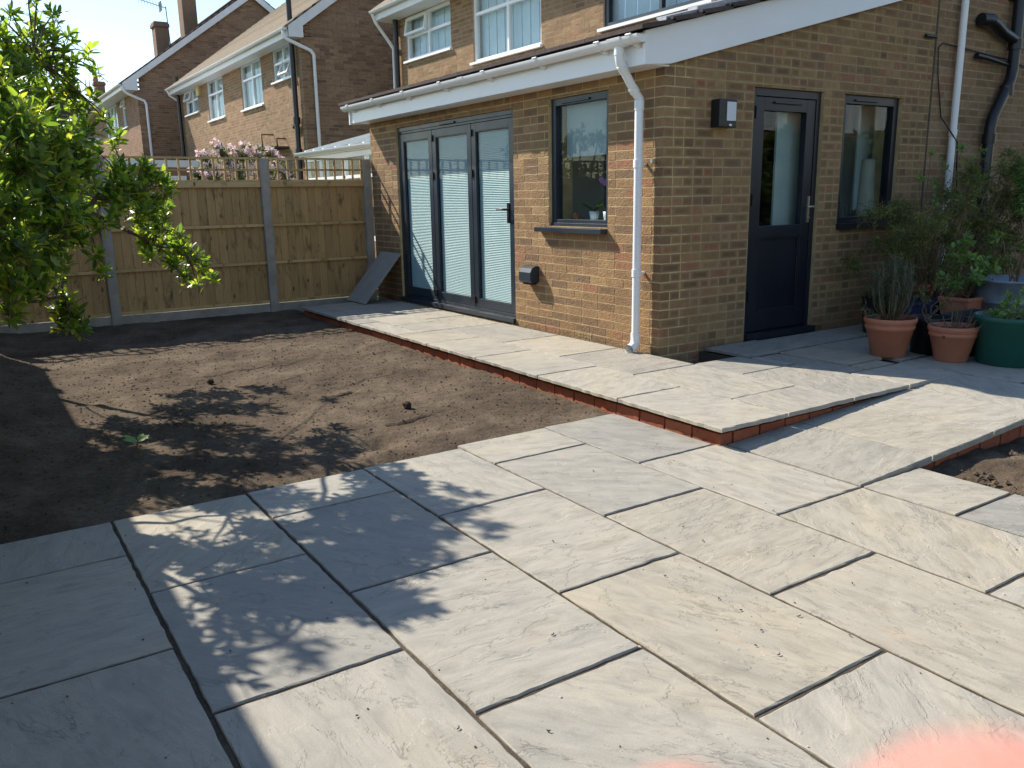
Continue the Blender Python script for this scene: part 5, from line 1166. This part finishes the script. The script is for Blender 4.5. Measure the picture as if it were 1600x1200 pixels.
# seedling in the soil
t = thing('seedling', (.70, 5.07, 0), 'lone bright green seedling growing in the shaded soil', 'weed'); q = np.random.default_rng(3)
n = 5; P = np.tile((.72, 5.02, .06), (n, 1)); an = np.array([.2, 1.2, 2.6, 3.6, 5.2]); D = np.stack([np.cos(an), np.sin(an)*.5, np.array([.5, .3, .6, .4, .3])], 1)
leaf_mesh('leaves', leaves(P, D, np.tile((0, -.5, 1.), (n, 1)), q.uniform(.07, .10, n), np.full(n, .035)), np.full(n, .9), M['leaf_lime'], t, None)
mb = MB(); mb.tube([(.70, 5.07, -.03), (.72, 5.02, .06)], .003, 5); mb.build('stem', M['stem'], t)
# clods and stones lying on the soil
def rock(name, label, cat, c, r, mat, seed, sq=.7, group=None):
    import bmesh
    bm = bmesh.new(); bmesh.ops.create_icosphere(bm, subdivisions=2, radius=r)
    for v in bm.verts: v.co *= 1+.45*(__import__('mathutils').noise.noise(v.co*(1.6/r)+Vector((seed*3.1, 0, 0)))); v.co.z *= sq
    me = bpy.data.meshes.new(name); bm.to_mesh(me); bm.free(); me.materials.append(mat); o = bpy.data.objects.new(name, me); link(o, None, c); tag(o, label, cat, group); return o
rock('soil_clod', 'single dark clod on the sunny soil left of the brick edge', 'clod', (2.43, 5.02, .012), .032, M['compost'], 1, .8)
rock('soil_clod', 'dark clod near the fence end of the sunlit soil', 'clod', (1.52, 6.62, .02), .028, M['compost'], 2, .7)
rock('rubble_stone', 'pale broken stone in the gap at the foot of the wall corner', 'stone', (4.86, 4.62, .04), .05, M['stone'], 3, .8)
# curled seed cases and leaf crumbs on the slabs
q = random.Random(9); LP = [(2.44,2.40),(2.4,2.24),(2.07,1.75),(1.93,1.57),(1.95,1.50),(2.02,1.62),(2.07,1.86),(2.55,1.66),(2.23,1.44),(2.2,1.62),(1.45,2.0),(1.15,1.6),(.75,1.95),(.95,1.75),(2.9,2.3),(3.05,2.0),(1.9,2.6),(2.6,3.2),(.55,2.5),(2.05,2.1)]
for i, (x, y) in enumerate(LP):
    mb = MB(); a0 = q.random()*6.28; s = q.uniform(.004, .008)
    pts = [(x+s*math.cos(a0+k*.8), y+s*math.sin(a0+k*.8), .004+.001*k) for k in range(4)]; mb.tube(pts, [.0012, .0022, .0022, .001], 6)
    tag(mb.build('seed_case', M['bark'], world=(x, y, 0)), 'tiny curled brown seed case lying loose on the grey slabs', 'seed case', 'seed cases scattered on the slabs')

# ------------------------------------------------------------------ the photographer's hand, its fingertips in front of the lens
import bmesh
def finger_surface(bm, pts, rads, n=20):
    pts = [Vector(p) for p in pts]; rings = []; up = None
    for i, p in enumerate(pts):
        t = (pts[min(i+1, len(pts)-1)]-pts[max(i-1, 0)]).normalized()
        up = (t.orthogonal() if up is None else up-t*up.dot(t)).normalized(); b_ = t.cross(up)
        rings.append([bm.verts.new(p+(up*math.cos(6.28318*k/n)+b_*math.sin(6.28318*k/n))*rads[i]) for k in range(n)])
    for a_, c_ in zip(rings[:-1], rings[1:]):
        for k in range(n): bm.faces.new((a_[k], a_[(k+1) % n], c_[(k+1) % n], c_[k]))
    bm.faces.new(rings[0][::-1]); bm.faces.new(rings[-1])
CM = cam.matrix_world.copy()
def hand():
    # skeleton in metres about the phone: x right, y up, z towards the holder; palm below and behind the lens
    J = {}; V = []; E_ = []; Rr = []
    def chain(start, pts, rs):
        prev = start
        for p, r_1 in zip(pts, rs):
            V.append(Vector(p)); Rr.append(r_1); E_.append((prev, len(V)-1)); prev = len(V)-1
    V.append(Vector((.085, -.085, .012))); Rr.append(.021)                       # palm root
    chain(0, [(.075, -.060, .004)], [.019]); pal = 1
    chain(pal, [(.060, -.048, -.002), (.038, -.035, -.018), (.0157, -.0212, -.0235), (.0084, -.0222, -.0252)], [.0115, .0120, .0127, .0108])            # index, tip over the lens
    chain(pal, [(.040, -.060, -.012), (.020, -.039, -.033), (.0050, -.0268, -.040), (.0018, -.0244, -.0405)], [.010, .0100, .0100, .0085])               # middle
    chain(pal, [(.052, -.078, -.008), (.032, -.074, -.024), (.014, -.066, -.034)], [.010, .0085, .0075])                # ring
    chain(0, [(.062, -.096, -.006), (.044, -.094, -.020), (.030, -.088, -.028)], [.0095, .0078, .0068])                 # little
    chain(pal, [(.070, -.040, .018), (.058, -.022, .026), (.046, -.008, .028)], [.0115, .0098, .0088])                   # thumb on the side
    chain(0, [(.105, -.120, .030), (.130, -.170, .060), (.165, -.25, .12)], [.024, .024, .028])                         # wrist and forearm
    me = bpy.data.meshes.new('person'); me.from_pydata([CM @ v for v in V], E_, [])
    o = bpy.data.objects.new('person', me); link(o, None, (0, 0, 0)); me.materials.append(M['skin'])
    sk = o.modifiers.new('skin', 'SKIN'); sk.use_smooth_shade = True
    for i, r_1 in enumerate(Rr): me.skin_vertices[0].data[i].radius = (r_1, r_1)
    me.skin_vertices[0].data[0].use_root = True
    sb = o.modifiers.new('sub', 'SUBSURF'); sb.levels = 2; sb.render_levels = 2
    return tag(o, 'blurred bare hand of the photographer with pink fingertips at the bottom edge', 'person')
hand()
